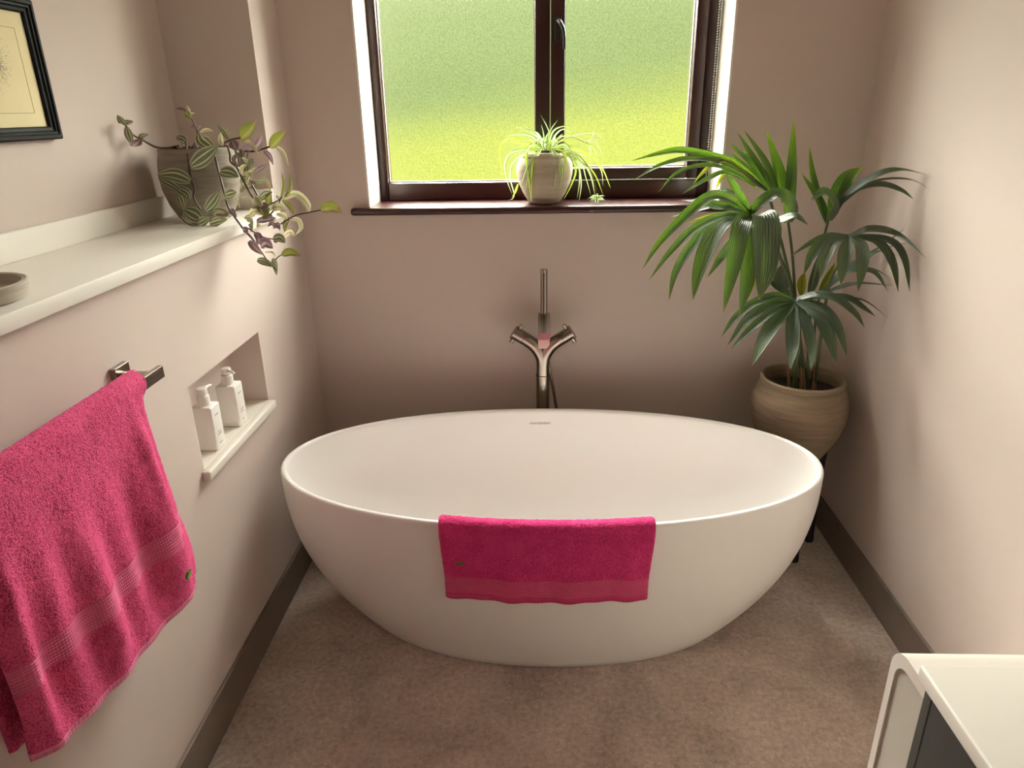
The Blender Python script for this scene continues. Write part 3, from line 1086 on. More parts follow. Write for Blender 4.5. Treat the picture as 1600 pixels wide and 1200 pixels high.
def tub_logo():
    """lettering printed on the inside of the far wall just under the rim"""
    z0 = TH - 0.052

    def place(v2):
        out = []
        for x, y, e in v2:
            q = (z0 + y - TIZ) / (TH - 0.014 - TIZ)
            a, b = tub_inner(q)
            xx = LX + x
            yy = TYC + b * (1 - min(0.999, abs((xx - TXC) / a)) ** TN) ** (1 / TN)
            out.append((xx, yy - 0.0012 - e, z0 + y))
        return out
    LX = float(at(844, 651, 2.365)[0])
    bmv, bmf = [], []
    for body, dx in (('victoria', -0.0195), ('albert', 0.0235)):
        v, f = text_mesh(body, 0.0125)
        v[:, 0] += dx
        k = len(bmv)
        bmv += [tuple(r) for r in v]
        bmf += [[i + k for i in p] for p in f]
    n = 24                                           # ring mark between the words
    k = len(bmv)
    for rad in (0.0052, 0.0042):
        for i in range(n):
            bmv.append((0.003 + rad * 0.75 * math.cos(2 * math.pi * i / n), rad * math.sin(2 * math.pi * i / n), 0.0004))
    for i in range(n):
        j = (i + 1) % n
        bmf.append([k + i, k + j, k + n + j, k + n + i])
    for lo, hi in (((-0.0004, -0.0042), (0.0004, 0.0042)), ((-0.003, -0.0004), (0.003, 0.0004))):
        k = len(bmv)
        bmv += [(0.003 + lo[0], lo[1], 0.0004), (0.003 + hi[0], lo[1], 0.0004), (0.003 + hi[0], hi[1], 0.0004), (0.003 + lo[0], hi[1], 0.0004)]
        bmf.append([k, k + 1, k + 2, k + 3])
    obj('maker_lettering', place(bmv), bmf, M['logo'], tub)


tub_logo()

# ------------------------------------------------------------------ hand towel over the tub rim
HX0, HX1 = -0.272, 0.300


def rim_front(x):
    a, b = TA1 - 0.011, TB1 - 0.011
    return TYC - b * (1 - min(0.999, abs((x - TXC) / a)) ** TN) ** (1 / TN)


def hand_towel(s, t):
    r = 0.0195
    arc = r * math.pi / 2
    x = HX0 + (HX1 - HX0) * s
    y0 = rim_front(x)
    sag = 0.0016 * math.sin(s * 9 + 1) + 0.0010 * math.sin(s * 21)
    zt = TH - 0.0105
    if t >= 0:
        a = min(t, arc) / r
        down = max(0, t - arc)
        y = y0 - math.sin(a) * r
        z = zt + math.cos(a) * r - down
        g = smooth01(down / 0.18)
        y -= 0.004 * g * math.sin(2 * math.pi * s * 3.4 + 0.5) + 0.002 * g * math.sin(2 * math.pi * s * 7)
        y += 0.012 * g
        x = x + (0.5 - s) * 0.016 * g
        z += sag * 0.6 * g
    else:
        a = min(-t, arc) / r
        down = max(0, -t - arc)
        y = y0 + math.sin(a) * r + 0.35 * down
        z = zt + math.cos(a) * r - down
    return np.array([x, y, z])


ht = empty('hand_towel', (0.014, 1.57, 0.32), 'pink hand towel folded over the front rim of the bathtub', 'towel')
slab('towel_body', hand_towel, 0, 1, -0.085, 0.184, 220, 110, 0.014, M['terry_shaded'], ht, 0.0018, 230)
slab('woven_band', hand_towel, 0.0, 1, 0.182, 0.240, 150, 20, 0.010, M['band_shaded'], ht)
slab('hem', hand_towel, 0, 1, 0.238, 0.257, 150, 8, 0.011, M['hem_shaded'], ht)
emblem(ht, hand_towel, 0.087, 0.134, 0.024, 0.008, 0.0075, -1)

# ------------------------------------------------------------------ freestanding bath tap
FX, FY = 0.008, 2.505
tap = empty('bath_tap', (FX, FY, 0), 'brushed nickel freestanding bath tap with Y-shaped body behind the tub', 'tap')
lathe('floor_flange', [(0.048, 0.0), (0.048, 0.006), (0.044, 0.010), (0.026, 0.011)], (FX, FY, 0), M['nickel'], tap, 40, True, True)
tube('riser', [(FX, FY, 0.008), (FX, FY, 0.66)], [0.0255, 0.0255], M['nickel'], tap, 28)
lathe('joint_ring', [(0.0262, 0.0), (0.0262, 0.0015)], (FX, FY, 0.66), M['nickel_dark'], tap, 28, True, True)


def y_body():
    bm = bmesh.new()
    for s in (-1, 1):
        pts = catmull([(FX, FY, 0.6615), (FX, FY, 0.70), (FX + s * 0.006, FY, 0.735), (FX + s * 0.028, FY, 0.772), (FX + s * 0.055, FY, 0.795), (FX + s * 0.072, FY, 0.806)], 26)
        v, f = tube_geo(pts, 0.0245, 24)
        b = [bm.verts.new(p) for p in v]
        for q in f:
            bm.faces.new([b[i] for i in q])
    o = bm_obj('y_body', bm, M['nickel'], tap, True)
    auto_smooth(o, 50)


y_body()
for s in (-1, 1):
    ax = np.array([s * math.cos(R(32)), 0, math.sin(R(32))])
    p0 = np.array([FX + s * 0.0725, FY, 0.8064])
    hd = tube('handle', [p0 + ax * 0.001, p0 + ax * 0.038], [0.0248, 0.0248], M['nickel'], tap, 28)
    lathe('handle_cap', [(0.0272, 0.0), (0.0272, 0.005), (0.025, 0.006)], p0 + ax * 0.038, M['nickel'], hd, 28, True, True, axis=ax)
    up = np.array([-s * math.sin(R(32)), 0, math.cos(R(32))])
    c = p0 + ax * 0.030
    tube('handle_pin', [c - up * 0.040, c + up * 0.040], [0.0075, 0.0075], M['nickel'], hd, 14)


def spout():
    w = 0.0215
    prof = [(FY + 0.020, 0.770), (FY + 0.020, 0.897), (FY - 0.020, 0.897), (FY - 0.165, 0.876), (FY - 0.165, 0.850), (FY - 0.022, 0.838), (FY - 0.022, 0.770)]
    vs = [(FX - w + 0.004, y, z) for y, z in prof] + [(FX + w + 0.004, y, z) for y, z in prof]
    n = len(prof)
    fs = [list(range(n)), list(range(n, 2 * n))[::-1]] + [[i, n + i, n + (i + 1) % n, (i + 1) % n] for i in range(n)]
    bm = bmesh.new()
    b = [bm.verts.new(v) for v in vs]
    for f in fs:
        bm.faces.new([b[i] for i in f])
    bmesh.ops.recalc_face_normals(bm, faces=bm.faces)
    bmesh.ops.bevel(bm, geom=list(bm.edges), offset=0.0014, segments=2, affect='EDGES')
    bm_obj('spout_block', bm, M['nickel'], tap)


spout()
hs = tube('hand_shower', [(FX + 0.004, FY, 0.880), (FX + 0.004, FY, 1.062)], [0.0128, 0.0128], M['nickel'], tap, 24)
box('spray_face', (FX + 0.0015, FY - 0.0150, 0.905), (FX + 0.0065, FY - 0.0118, 1.050), M['nickel_dark'], hs, 0.001, 2)
bm = bmesh.new()
for k in range(24):
    add_box(bm, (FX + 0.0033, FY - 0.0160, 0.912 + k * 0.0056), (FX + 0.0048, FY - 0.0148, 0.9142 + k * 0.0056))
o = bm_obj('nozzles', bm, M['nickel'], hs)
tube('hose', [(FX + 0.004, FY + 0.022, 0.80), (FX + 0.012, FY + 0.040, 0.76), (FX + 0.026, FY + 0.046, 0.66), (FX + 0.050, FY + 0.052, 0.52), (FX + 0.085, FY + 0.06, 0.25), (FX + 0.05, FY + 0.05, 0.06), (FX + 0.012, FY + 0.02, 0.04)],
     0.0062, M['nickel'], tap, 12, 48)

# ------------------------------------------------------------------ vanity unit
VX = 0.530
van = empty('vanity_unit', (0.8, 0.2, 0), 'white vanity unit with rounded shell end and dark grey drawer, lower right', 'vanity')


def shell():
    yo, yi, zo, zi = 0.8665, 0.852, 0.8475, 0.8265
    ro, ri = 0.040, 0.030
    outer, inner = [(yo, 0.0)], [(yi, 0.0)]
    for k in range(9):
        a = math.pi / 2 * k / 8
        outer.append((yo - ro + ro * math.cos(a), zo - ro + ro * math.sin(a)))
        inner.append((yi - ri + ri * math.cos(a), zi - ri + ri * math.sin(a)))
    outer.append((0.7722, zo)); inner.append((0.7722, zi))
    n = len(outer)
    vs, fs = [], []
    for x in (VX, XR - 0.001):
        vs += [(x, y, z) for y, z in outer] + [(x, y, z) for y, z in inner]
    for i in range(n - 1):
        fs.append([i, i + 1, n + i + 1, n + i])
        fs.append([2 * n + i, 3 * n + i, 3 * n + i + 1, 2 * n + i + 1])
        fs.append([i, 2 * n + i, 2 * n + i + 1, i + 1])
        fs.append([n + i, n + i + 1, 3 * n + i + 1, 3 * n + i])
    fs.append([0, n, 3 * n, 2 * n]); fs.append([n - 1, 3 * n - 1, 4 * n - 1, 2 * n - 1])
    o = obj('end_shell', vs, fs, M['solid'], van, True)
    auto_smooth(o, 35)


shell()
fp = [(0.7722, 0.0), (0.852, 0.0)] + [(0.852 - 0.03 + 0.03 * math.cos(math.pi / 2 * k / 8), 0.8265 - 0.03 + 0.03 * math.sin(math.pi / 2 * k / 8)) for k in range(9)] + [(0.7722, 0.8265)]
n_ = len(fp)
obj('filler_panel', [(VX + 0.003, y, z) for y, z in fp] + [(VX + 0.02, y, z) for y, z in fp],
    [list(range(n_)), list(range(n_, 2 * n_))] + [[i, (i + 1) % n_, n_ + (i + 1) % n_, n_ + i] for i in range(n_)], M['filler'], van)
box('carcass_side', (VX - 0.004, 0.7545, 0.0), (XR - 0.002, 0.7715, 0.8472), M['anthracite_edge'], van, 0.001, 1)
for z0, z1 in ((0.452, 0.8472), (0.08, 0.448)):
    box('drawer_front', (VX - 0.004, -0.33, z0), (VX + 0.016, 0.7525, z1), M['anthracite'], van, 0.0012, 2)
box('plinth', (VX + 0.05, -0.33, 0.0), (XR - 0.002, 0.7525, 0.078), M['anthracite'], van)
bm = bmesh.new()
add_box(bm, (VX - 0.006, -0.36, 0.848), (XR - 0.001, 0.7925, 0.873), 0.004, 3)
o = bm_obj('worktop', bm, M['solid'], van, True); auto_smooth(o)

# ------------------------------------------------------------------ palm on its stand
PX_, PY_ = 0.930, 2.385
PZ0 = 0.365
st = empty('plant_stand', (PX_, PY_, 0), 'low black plant stand under the big palm pot', 'plant stand')
for k in range(4):
    a = R(8) + k * math.pi / 2
    x, y = PX_ + 0.119 * math.cos(a), PY_ + 0.119 * math.sin(a)
    lathe('leg', [(0.012, 0.0), (0.0165, 0.004), (0.0165, 0.026), (0.0150, 0.034), (0.0150, 0.366), (0.0175, 0.368), (0.0175, 0.394), (0.013, 0.399)], (x, y, 0), M['black_wood'], st, 20, True, True)
for k in range(2):
    a = R(8) + k * math.pi / 2
    c, s_ = math.cos(a), math.sin(a)
    bm = bmesh.new()
    zt = 0.3635 if k == 0 else 0.3635
    add_box(bm, (-0.10, -0.012, 0.34 if k == 0 else 0.341), (0.10, 0.012, zt), 0.002, 1)
    for v in bm.verts:
        x, y = v.co.x, v.co.y
        v.co.x, v.co.y = PX_ + c * x - s_ * y, PY_ + s_ * x + c * y
    bm_obj('cross_bar', bm, M['black_wood'], st)

palm = empty('potted_palm', (PX_, PY_, PZ0), 'tall kentia palm in a rounded brown clay pot in the right corner', 'plant')
potp = [(0.070, 0.0), (0.082, 0.006), (0.098, 0.030), (0.122, 0.075), (0.146, 0.125), (0.161, 0.175), (0.1665, 0.220), (0.164, 0.255), (0.152, 0.287), (0.141, 0.302),
        (0.139, 0.310), (0.143, 0.319), (0.144, 0.327), (0.140, 0.332), (0.133, 0.331), (0.127, 0.322), (0.124, 0.305), (0.124, 0.27)]
lathe('pot', potp, (PX_, PY_, PZ0), M['clay'], palm, 72, True, False, 0.006)
PSOIL = PZ0 + 0.283


def soil(name, c, r, z, parent, amp=0.006):
    n, kk = 40, 9
    vs, fs = [(c[0], c[1], z + amp)], []
    for k in range(1, kk + 1):
        for i in range(n):
            a = 2 * math.pi * i / n
            q = r * k / kk
            x, y = c[0] + q * math.cos(a), c[1] + q * math.sin(a)
            vs.append((x, y, z + amp * noise.noise(Vector((x * 45, y * 45, 0)))))
    for i in range(n):
        fs.append([0, 1 + i, 1 + (i + 1) % n])
    for k in range(kk - 1):
        for i in range(n):
            j = (i + 1) % n
            fs.append([1 + k * n + i, 1 + (k + 1) * n + i, 1 + (k + 1) * n + j, 1 + k * n + j])
    return obj(name, vs, fs, M['soil'], parent, True)


soil('soil', (PX_, PY_), 0.1245, PSOIL, palm)


def zpts(pts, ox, oy, sc):
    return [(ox + x / sc, oy + y / sc) for x, y in pts]


def to3d(pix, y0, y1, xmax=1.100, xmin=-1.135, ymax=2.600, bow=0.0):
    out = []
    n = len(pix)
    for k, (u, v) in enumerate(pix):
        t = k / (n - 1)
        y = y0 + (y1 - y0) * t + bow * math.sin(math.pi * t)
        y = min(ymax, y)
        p = at(u, v, y)
        if xmax is not None and p[0] > xmax:
            p = at_x(u, v, xmax)
        if p[0] < xmin:
            p = at_x(u, v, xmin)
        out.append(p)
    return out


ZA = (980, 160, 3.2)         # photograph crops that the leaf lines were read from
ZB = (1120, 420, 5.3333)


def frond(stem_px, ydepths, r0, r1, leaves, z):
    """stem_px: junction -> down to the pot; leaves: (points, width, y_root, y_tip, material)"""
    base = stem_px[-1]
    pts = [at(u, v, y) for (u, v), y in zip(zpts(stem_px, *z), ydepths)]
    pts[-1] = np.array([pts[-1][0], pts[-1][1], PSOIL - 0.01])
    st_ = tube('frond_stem', pts[::-1], [r0, r1], M['stem_palm'], palm, 9, 22)
    for L in leaves:
        p, w, ya, yb, mm = L[:5]
        q = to3d(zpts(p, *z), ya, yb)
        ww = 1.12 * px_size(w / z[2], q[len(q) // 2])
        leaf('leaflet', q, ww, M[mm], st_, shape='palm', n=18, fold=0.16, twist=random.uniform(-0.15, 0.15))
    return st_


P, Yg, YY = 'palm', 'palm_young', 'palm_yellow'
# left-reaching fronds
frond([(700, 440), (755, 640), (830, 970), (905, 1390)], [2.38, 2.39, 2.40, 2.40], 0.0065, 0.0045, [
    ([(700, 440), (540, 305), (420, 268), (270, 240), (150, 258), (20, 293)], 42, 2.38, 2.33, Yg),
    ([(700, 440), (560, 335), (430, 288), (300, 282), (150, 320), (35, 388)], 36, 2.38, 2.28, P),
    ([(690, 440), (540, 350), (400, 312), (250, 352), (155, 450)], 24, 2.37, 2.26, P),
    ([(660, 420), (520, 300), (445, 300), (380, 350), (330, 408)], 24, 2.37, 2.32, YY),
    ([(640, 420), (500, 350), (420, 372), (350, 410), (275, 458)], 24, 2.36, 2.27, P),
    ([(640, 430), (520, 345), (470, 380), (440, 440)], 22, 2.38, 2.42, YY),
    ([(700, 440), (620, 310), (560, 250), (505, 198)], 30, 2.39, 2.50, Yg),
    ([(690, 440), (610, 345), (508, 240)], 28, 2.39, 2.48, Yg),
    ([(720, 440), (650, 330), (580, 238)], 30, 2.39, 2.50, Yg),
    ([(740, 445), (650, 310), (548, 145)], 34, 2.40, 2.52, P),
    ([(755, 450), (690, 300), (582, 135)], 34, 2.40, 2.52, P),
], ZA)
frond([(805, 600), (825, 760), (840, 970), (880, 1390)], [2.39, 2.40, 2.40, 2.40], 0.0055, 0.004, [
    ([(785, 500), (770, 400), (745, 300), (693, 128)], 58, 2.40, 2.47, Yg),
    ([(800, 600), (812, 480), (822, 300), (833, 76)], 52, 2.39, 2.43, Yg),
    ([(805, 600), (815, 530), (780, 465), (700, 445)], 80, 2.38, 2.33, P),
], ZA)
frond([(625, 570), (700, 600), (760, 760), (830, 1000), (850, 1390)], [2.33, 2.35, 2.37, 2.38, 2.38], 0.0065, 0.0045, [
    ([(625, 560), (560, 460), (520, 400), (490, 352)], 48, 2.33, 2.30, P),
    ([(600, 570), (680, 490), (760, 455), (815, 520)], 55, 2.33, 2.30, P),
    ([(625, 565), (530, 490), (430, 465), (320, 540), (170, 690), (75, 835)], 52, 2.33, 2.16, P),
    ([(620, 570), (500, 560), (350, 620), (220, 740), (108, 890)], 40, 2.33, 2.12, P),
    ([(600, 570), (430, 600), (320, 720), (240, 850), (208, 990)], 44, 2.32, 2.12, P),
    ([(610, 570), (490, 590), (410, 700), (355, 850), (328, 990)], 78, 2.32, 2.10, P),
    ([(620, 600), (540, 690), (480, 760), (400, 876)], 46, 2.34, 2.22, P),
    ([(622, 570), (575, 600), (535, 800), (480, 1055)], 82, 2.31, 2.12, P),
    ([(628, 565), (618, 650), (600, 880), (560, 1065)], 80, 2.31, 2.11, P),
    ([(650, 560), (690, 580), (690, 820), (660, 990)], 120, 2.30, 2.12, P),
    ([(690, 565), (735, 620), (715, 780), (680, 960)], 62, 2.31, 2.15, P),
    ([(700, 600), (770, 585), (840, 568), (907, 614)], 40, 2.32, 2.22, P),
    ([(620, 560), (520, 525), (430, 520), (380, 510)], 40, 2.35, 2.38, P),
    ([(620, 560), (500, 560), (400, 575), (300, 602)], 28, 2.36, 2.38, YY),
    ([(620, 560), (480, 510), (350, 535), (220, 572)], 26, 2.38, 2.44, P),
    ([(625, 560), (540, 540), (450, 505), (380, 495)], 34, 2.36, 2.36, P),
    ([(650, 700), (640, 850), (610, 975)], 28, 2.30, 2.22, YY),
    ([(600, 480), (480, 440), (350, 488), (270, 487)], 18, 2.42, 2.50, P),
], ZA)
# right-hand upper frond
frond([(1020, 550), (1000, 610), (955, 800), (920, 1000), (905, 1400)], [2.33, 2.34, 2.37, 2.38, 2.39], 0.0055, 0.004, [
    ([(1000, 605), (960, 480), (925, 350), (910, 208)], 32, 2.35, 2.42, Yg),
    ([(1000, 605), (960, 490), (865, 348)], 42, 2.35, 2.42, Yg),
    ([(1010, 590), (1035, 510), (985, 447), (918, 488)], 60, 2.33, 2.26, P),
    ([(1020, 570), (1050, 470), (1100, 380), (1180, 322)], 78, 2.33, 2.32, Yg),
    ([(1035, 535), (1130, 430), (1270, 352), (1380, 338), (1490, 361)], 32, 2.33, 2.20, P),
    ([(1035, 535), (1150, 435), (1270, 410), (1370, 440), (1432, 485)], 34, 2.33, 2.18, P),
    ([(1120, 460), (1220, 400), (1330, 380), (1430, 390), (1510, 432)], 13, 2.31, 2.20, P),
], ZA)
# right-hand middle frond
frond([(1110, 672), (1060, 800), (1000, 960), (940, 1410)], [2.25, 2.30, 2.34, 2.38], 0.0055, 0.004, [
    ([(1110, 670), (1010, 668), (930, 695), (818, 768)], 30, 2.26, 2.20, P),
    ([(1110, 672), (1000, 680), (925, 760), (882, 862)], 52, 2.25, 2.14, P),
    ([(1110, 672), (1030, 690), (985, 780), (962, 885)], 60, 2.25, 2.12, P),
    ([(1112, 670), (1090, 740), (1075, 820), (1068, 918)], 62, 2.24, 2.11, P),
    ([(1120, 668), (1168, 720), (1172, 820), (1153, 948)], 62, 2.24, 2.11, P),
    ([(1130, 668), (1250, 695), (1325, 800), (1356, 948)], 46, 2.24, 2.12, P),
    ([(1140, 666), (1310, 690), (1385, 780), (1413, 948)], 40, 2.25, 2.14, P),
    ([(1112, 668), (1215, 632), (1350, 660), (1490, 777)], 38, 2.25, 2.16, P),
], ZA)
# back frond sweeping right
frond([(965, 960), (940, 1100), (930, 1400)], [2.42, 2.41, 2.40], 0.005, 0.004, [
    ([(965, 960), (1100, 835), (1250, 735), (1387, 632)], 22, 2.42, 2.32, P),
    ([(965, 960), (1080, 845), (1220, 765), (1340, 715), (1440, 700)], 28, 2.42, 2.30, P),
    ([(970, 955), (1090, 850), (1190, 838), (1250, 862), (1302, 945)], 32, 2.41, 2.26, P),
    ([(980, 960), (1060, 925), (1160, 905), (1337, 916)], 24, 2.41, 2.28, P),
    ([(1000, 930), (1120, 845), (1230, 835), (1322, 884)], 16, 2.42, 2.32, P),
    ([(910, 960), (935, 880), (952, 770)], 42, 2.43, 2.48, P),
    ([(870, 965), (872, 905), (888, 848)], 42, 2.43, 2.46, YY),
    ([(960, 950), (1000, 880), (1040, 800)], 30, 2.44, 2.48, YY),
    ([(835, 970), (760, 930), (690, 875)], 34, 2.43, 2.50, P),
    ([(785, 960), (765, 880), (790, 800)], 66, 2.45, 2.52, P),
], ZA)
# lowest frond fanning over the pot
frond([(650, 268), (690, 500), (680, 700), (630, 960)], [2.30, 2.35, 2.37, 2.37], 0.0055, 0.005, [
    ([(650, 265), (500, 222), (300, 290), (140, 420), (32, 575)], 66, 2.30, 2.16, P),
    ([(650, 268), (450, 290), (250, 420), (85, 645)], 76, 2.30, 2.14, P),
    ([(645, 275), (480, 345), (280, 500), (105, 685)], 62, 2.30, 2.12, P),
    ([(640, 280), (500, 420), (380, 600), (293, 812)], 112, 2.29, 2.08, P),
    ([(645, 280), (632, 450), (625, 650), (612, 838)], 108, 2.29, 2.09, P),
    ([(660, 280), (735, 440), (785, 650), (790, 855)], 92, 2.29, 2.09, P),
    ([(668, 268), (830, 370), (930, 560), (995, 800)], 120, 2.29, 2.09, P),
    ([(675, 262), (880, 330), (1010, 500), (1090, 750)], 86, 2.30, 2.10, P),
    ([(665, 255), (830, 212), (1000, 250), (1150, 370), (1232, 492)], 70, 2.31, 2.14, P),
    ([(700, 245), (930, 232), (1100, 245), (1230, 330), (1325, 398)], 58, 2.34, 2.22, P),
    ([(720, 245), (950, 228), (1100, 238), (1250, 275), (1425, 408)], 20, 2.36, 2.24, P),
], ZB)
# dry sheaths at the foot of the stems
for (u, v, du) in [(1233, 590, -2), (1250, 590, 1), (1256, 592, -2), (1270, 588, 6), (1274, 590, -3)]:
    b = at(u, v + 20, 2.375)
    b[2] = PSOIL - 0.008
    t_ = at(u + du, v - 16, 2.38)
    tube('dry_sheath', [b, (b + t_) / 2 + np.array([0.002, 0, 0]), t_], [0.0062, 0.0058, 0.0022], M['sheath'], palm, 8, 8)

# ------------------------------------------------------------------ tradescantia on the ledge
QX, QY, QZ = -1.012, 2.150, 1.3035
trad = empty('potted_tradescantia', (QX, QY, QZ), 'trailing striped tradescantia in a grey clay pot on the white ledge', 'plant')
lathe('pot', [(0.066, 0.0), (0.076, 0.006), (0.096, 0.045), (0.109, 0.090), (0.113, 0.130), (0.110, 0.165), (0.104, 0.190), (0.1045, 0.200), (0.100, 0.205), (0.095, 0.202), (0.093, 0.185)],
      (QX, QY, QZ), M['clay_grey'], trad, 64, True, False, 0.01)
soil('soil', (QX, QY), 0.0945, QZ + 0.199, trad, 0.022)
ZT = (180, 160, 4.2105)


def tstem(pts, y0, y1, r=0.0034):
    q = to3d(zpts(pts, *ZT), y0, y1, None)
    return tube('stem', q, [r, r * 0.75], M['stem_trad'], trad, 7, 6 * len(q))


def tleaf(pts, w, y0, y1, m='trad', ref=(0.25, -0.85, 0.45), par=None):
    q = to3d(zpts(pts, *ZT), y0, y1, None)
    ww = 1.35 * px_size(w / ZT[2], q[len(q) // 2])
    return leaf('leaf', q, ww, M[m], par or trad, ref=ref, fold=0.16, shape='oval', n=12, twist=random.uniform(-0.2, 0.2))


FR = 2.035       # just in front of the pot
s = tstem([(420, 285), (350, 300), (270, 295), (185, 250), (120, 215), (60, 140)], 2.13, 2.10)
for p, w, m in [([(175, 248), (180, 225), (220, 212)], 40, 'trad'), ([(110, 290), (140, 270), (170, 240)], 60, 'trad_purple'), ([(105, 262), (85, 200), (70, 150)], 44, 'trad'),
                ([(60, 150), (85, 130), (112, 120)], 48, 'trad'), ([(60, 150), (35, 115), (12, 82)], 38, 'trad'), ([(60, 160), (40, 150), (20, 145)], 20, 'trad_cream')]:
    tleaf(p, w, 2.10, 2.08, m, par=s)
s = tstem([(465, 255), (472, 320), (482, 400), (495, 490), (522, 560), (520, 630), (562, 705)], 2.06, FR - 0.02)
for p, w, m in [([(495, 520), (390, 480), (275, 478)], 78, 'trad'), ([(290, 490), (370, 530), (432, 580)], 56, 'trad'), ([(400, 560), (470, 600), (490, 655)], 54, 'trad'),
                ([(425, 610), (440, 650), (455, 705)], 50, 'trad'), ([(560, 770), (500, 735), (440, 700)], 86, 'trad'), ([(440, 740), (490, 780), (550, 815)], 56, 'trad'), ([(530, 805), (580, 785), (625, 755)], 56, 'trad')]:
    tleaf(p, w, FR - 0.02, FR - 0.035, m, par=s)
tleaf([(470, 265), (430, 240), (395, 232)], 50, 2.08, 2.07)
s = tstem([(650, 310), (665, 390), (690, 490), (720, 600), (745, 690), (790, 760), (850, 840), (930, 930)], FR + 0.01, 1.99)
for p, w, m in [([(500, 418), (590, 360), (680, 285)], 96, 'trad'), ([(690, 455), (750, 465), (812, 492)], 74, 'trad'), ([(720, 615), (760, 605), (800, 590)], 62, 'trad'),
                ([(595, 712), (650, 650), (692, 578)], 66, 'trad'), ([(745, 740), (670, 720), (600, 742)], 52, 'trad'), ([(620, 800), (680, 785), (735, 775)], 56, 'trad'),
                ([(740, 770), (690, 740), (640, 735)], 46, 'trad_cream'), ([(760, 700), (770, 720), (800, 755)], 34, 'trad_purple')]:
    tleaf(p, w, FR - 0.02, FR - 0.04, m, par=s)
tleaf([(640, 300), (570, 250), (552, 200)], 74, 2.05, 2.05)
tleaf([(750, 245), (715, 190), (668, 138)], 38, 2.10, 2.09)
tleaf([(700, 285), (695, 240), (700, 195)], 34, 2.08, 2.06, 'trad_cream')
tleaf([(560, 195), (600, 182), (645, 190)], 24, 2.12, 2.10, 'trad_cream')
s = tstem([(545, 215), (530, 165), (505, 110), (490, 70)], 2.14, 2.12, 0.002)
for p, w, m in [([(500, 105), (470, 75), (455, 55)], 34, 'trad_olive'), ([(488, 75), (480, 45), (470, 18)], 22, 'trad_cream'), ([(470, 52), (430, 42), (397, 42)], 16, 'trad_purple'), ([(492, 80), (505, 75), (522, 70)], 18, 'trad_cream'),
                ([(535, 170), (515, 160), (500, 165)], 20, 'trad_purple'), ([(535, 175), (550, 165), (565, 165)], 20, 'trad_purple')]:
    tleaf(p, w, 2.12, 2.11, m, par=s)
s = tstem([(690, 280), (760, 248), (825, 233)], 2.10, 2.08)
tleaf([(820, 236), (870, 190), (930, 115)], 74, 2.08, 2.06, 'trad_olive', par=s)
tleaf([(830, 236), (900, 275), (942, 352)], 20, 2.08, 2.05, 'trad_cream', par=s)
s = tstem([(740, 290), (850, 320), (930, 318), (1020, 290)], 2.11, 2.08)
tleaf([(905, 312), (945, 268), (966, 212)], 62, 2.09, 2.08, 'trad_purple', par=s)
tleaf([(1018, 292), (1068, 240), (1124, 182)], 66, 2.08, 2.06, 'trad_olive', par=s)
tleaf([(1055, 288), (1105, 330), (1140, 416)], 22, 2.08, 2.05, 'trad_cream', par=s)
tleaf([(978, 318), (1015, 350), (1040, 415)], 26, 2.09, 2.08, 'trad_purple', par=s)
s = tstem([(740, 290), (755, 340), (760, 390), (800, 430), (835, 500), (890, 600), (950, 692)], 2.05, 2.02)
for p, w, m in [([(770, 255), (785, 285), (800, 318)], 56, 'trad_purple'), ([(790, 320), (830, 350), (855, 330)], 30, 'trad'), ([(850, 300), (820, 380), (835, 430)], 30, 'trad_purple'),
                ([(870, 390), (850, 430), (880, 470)], 30, 'trad'), ([(820, 525), (860, 500), (895, 490)], 34, 'trad'), ([(840, 540), (880, 545), (880, 515)], 26, 'trad_cream'),
                ([(910, 462), (960, 432), (1012, 404)], 30, 'trad_purple'), ([(900, 515), (960, 520), (996, 470)], 30, 'trad'), ([(800, 340), (780, 380), (810, 420)], 24, 'trad_purple')]:
    tleaf(p, w, 2.04, 2.03, m, par=s)
s = tstem([(820, 320), (860, 430), (890, 520), (940, 620), (975, 695)], 2.06, 2.02)
for p, w, m in [([(950, 640), (990, 605), (1035, 590)], 44, 'trad'), ([(1005, 670), (1012, 630), (1025, 585)], 42, 'trad_olive'), ([(920, 618), (940, 650), (965, 690)], 46, 'trad_cream'),
                ([(985, 500), (1010, 540), (1025, 590)], 18, 'trad_cream'), ([(985, 700), (990, 735), (975, 770)], 40, 'trad_olive'), ([(880, 745), (930, 715), (980, 745)], 50, 'trad_cream'),
                ([(850, 755), (890, 770), (905, 815)], 26, 'trad_cream'), ([(830, 625), (880, 640), (900, 680)], 16, 'trad_cream'), ([(760, 610), (800, 640), (825, 700)], 10, 'trad_cream'),
                ([(930, 780), (990, 770), (1060, 760)], 40, 'trad_purple'), ([(1030, 700), (1080, 690), (1125, 720)], 46, 'trad_cream')]:
    tleaf(p, w, 2.02, 2.00, m, par=s)
s = tstem([(960, 695), (1020, 670), (1080, 640), (1100, 620)], 2.02, 2.03, 0.0023)
for p, w, m in [([(1090, 635), (1112, 545), (1095, 460)], 18, 'trad_olive'), ([(1115, 622), (1155, 560), (1145, 445)], 18, 'trad_olive'), ([(1105, 630), (1190, 605), (1265, 670), (1275, 728)], 44, 'trad_cream'),
                ([(1100, 640), (1150, 685), (1180, 742)], 28, 'trad_olive')]:
    tleaf(p, w, 2.03, 2.01, m, par=s)
s = tstem([(990, 765), (1040, 715), (1075, 665), (1090, 632)], 2.01, 2.03, 0.0023)
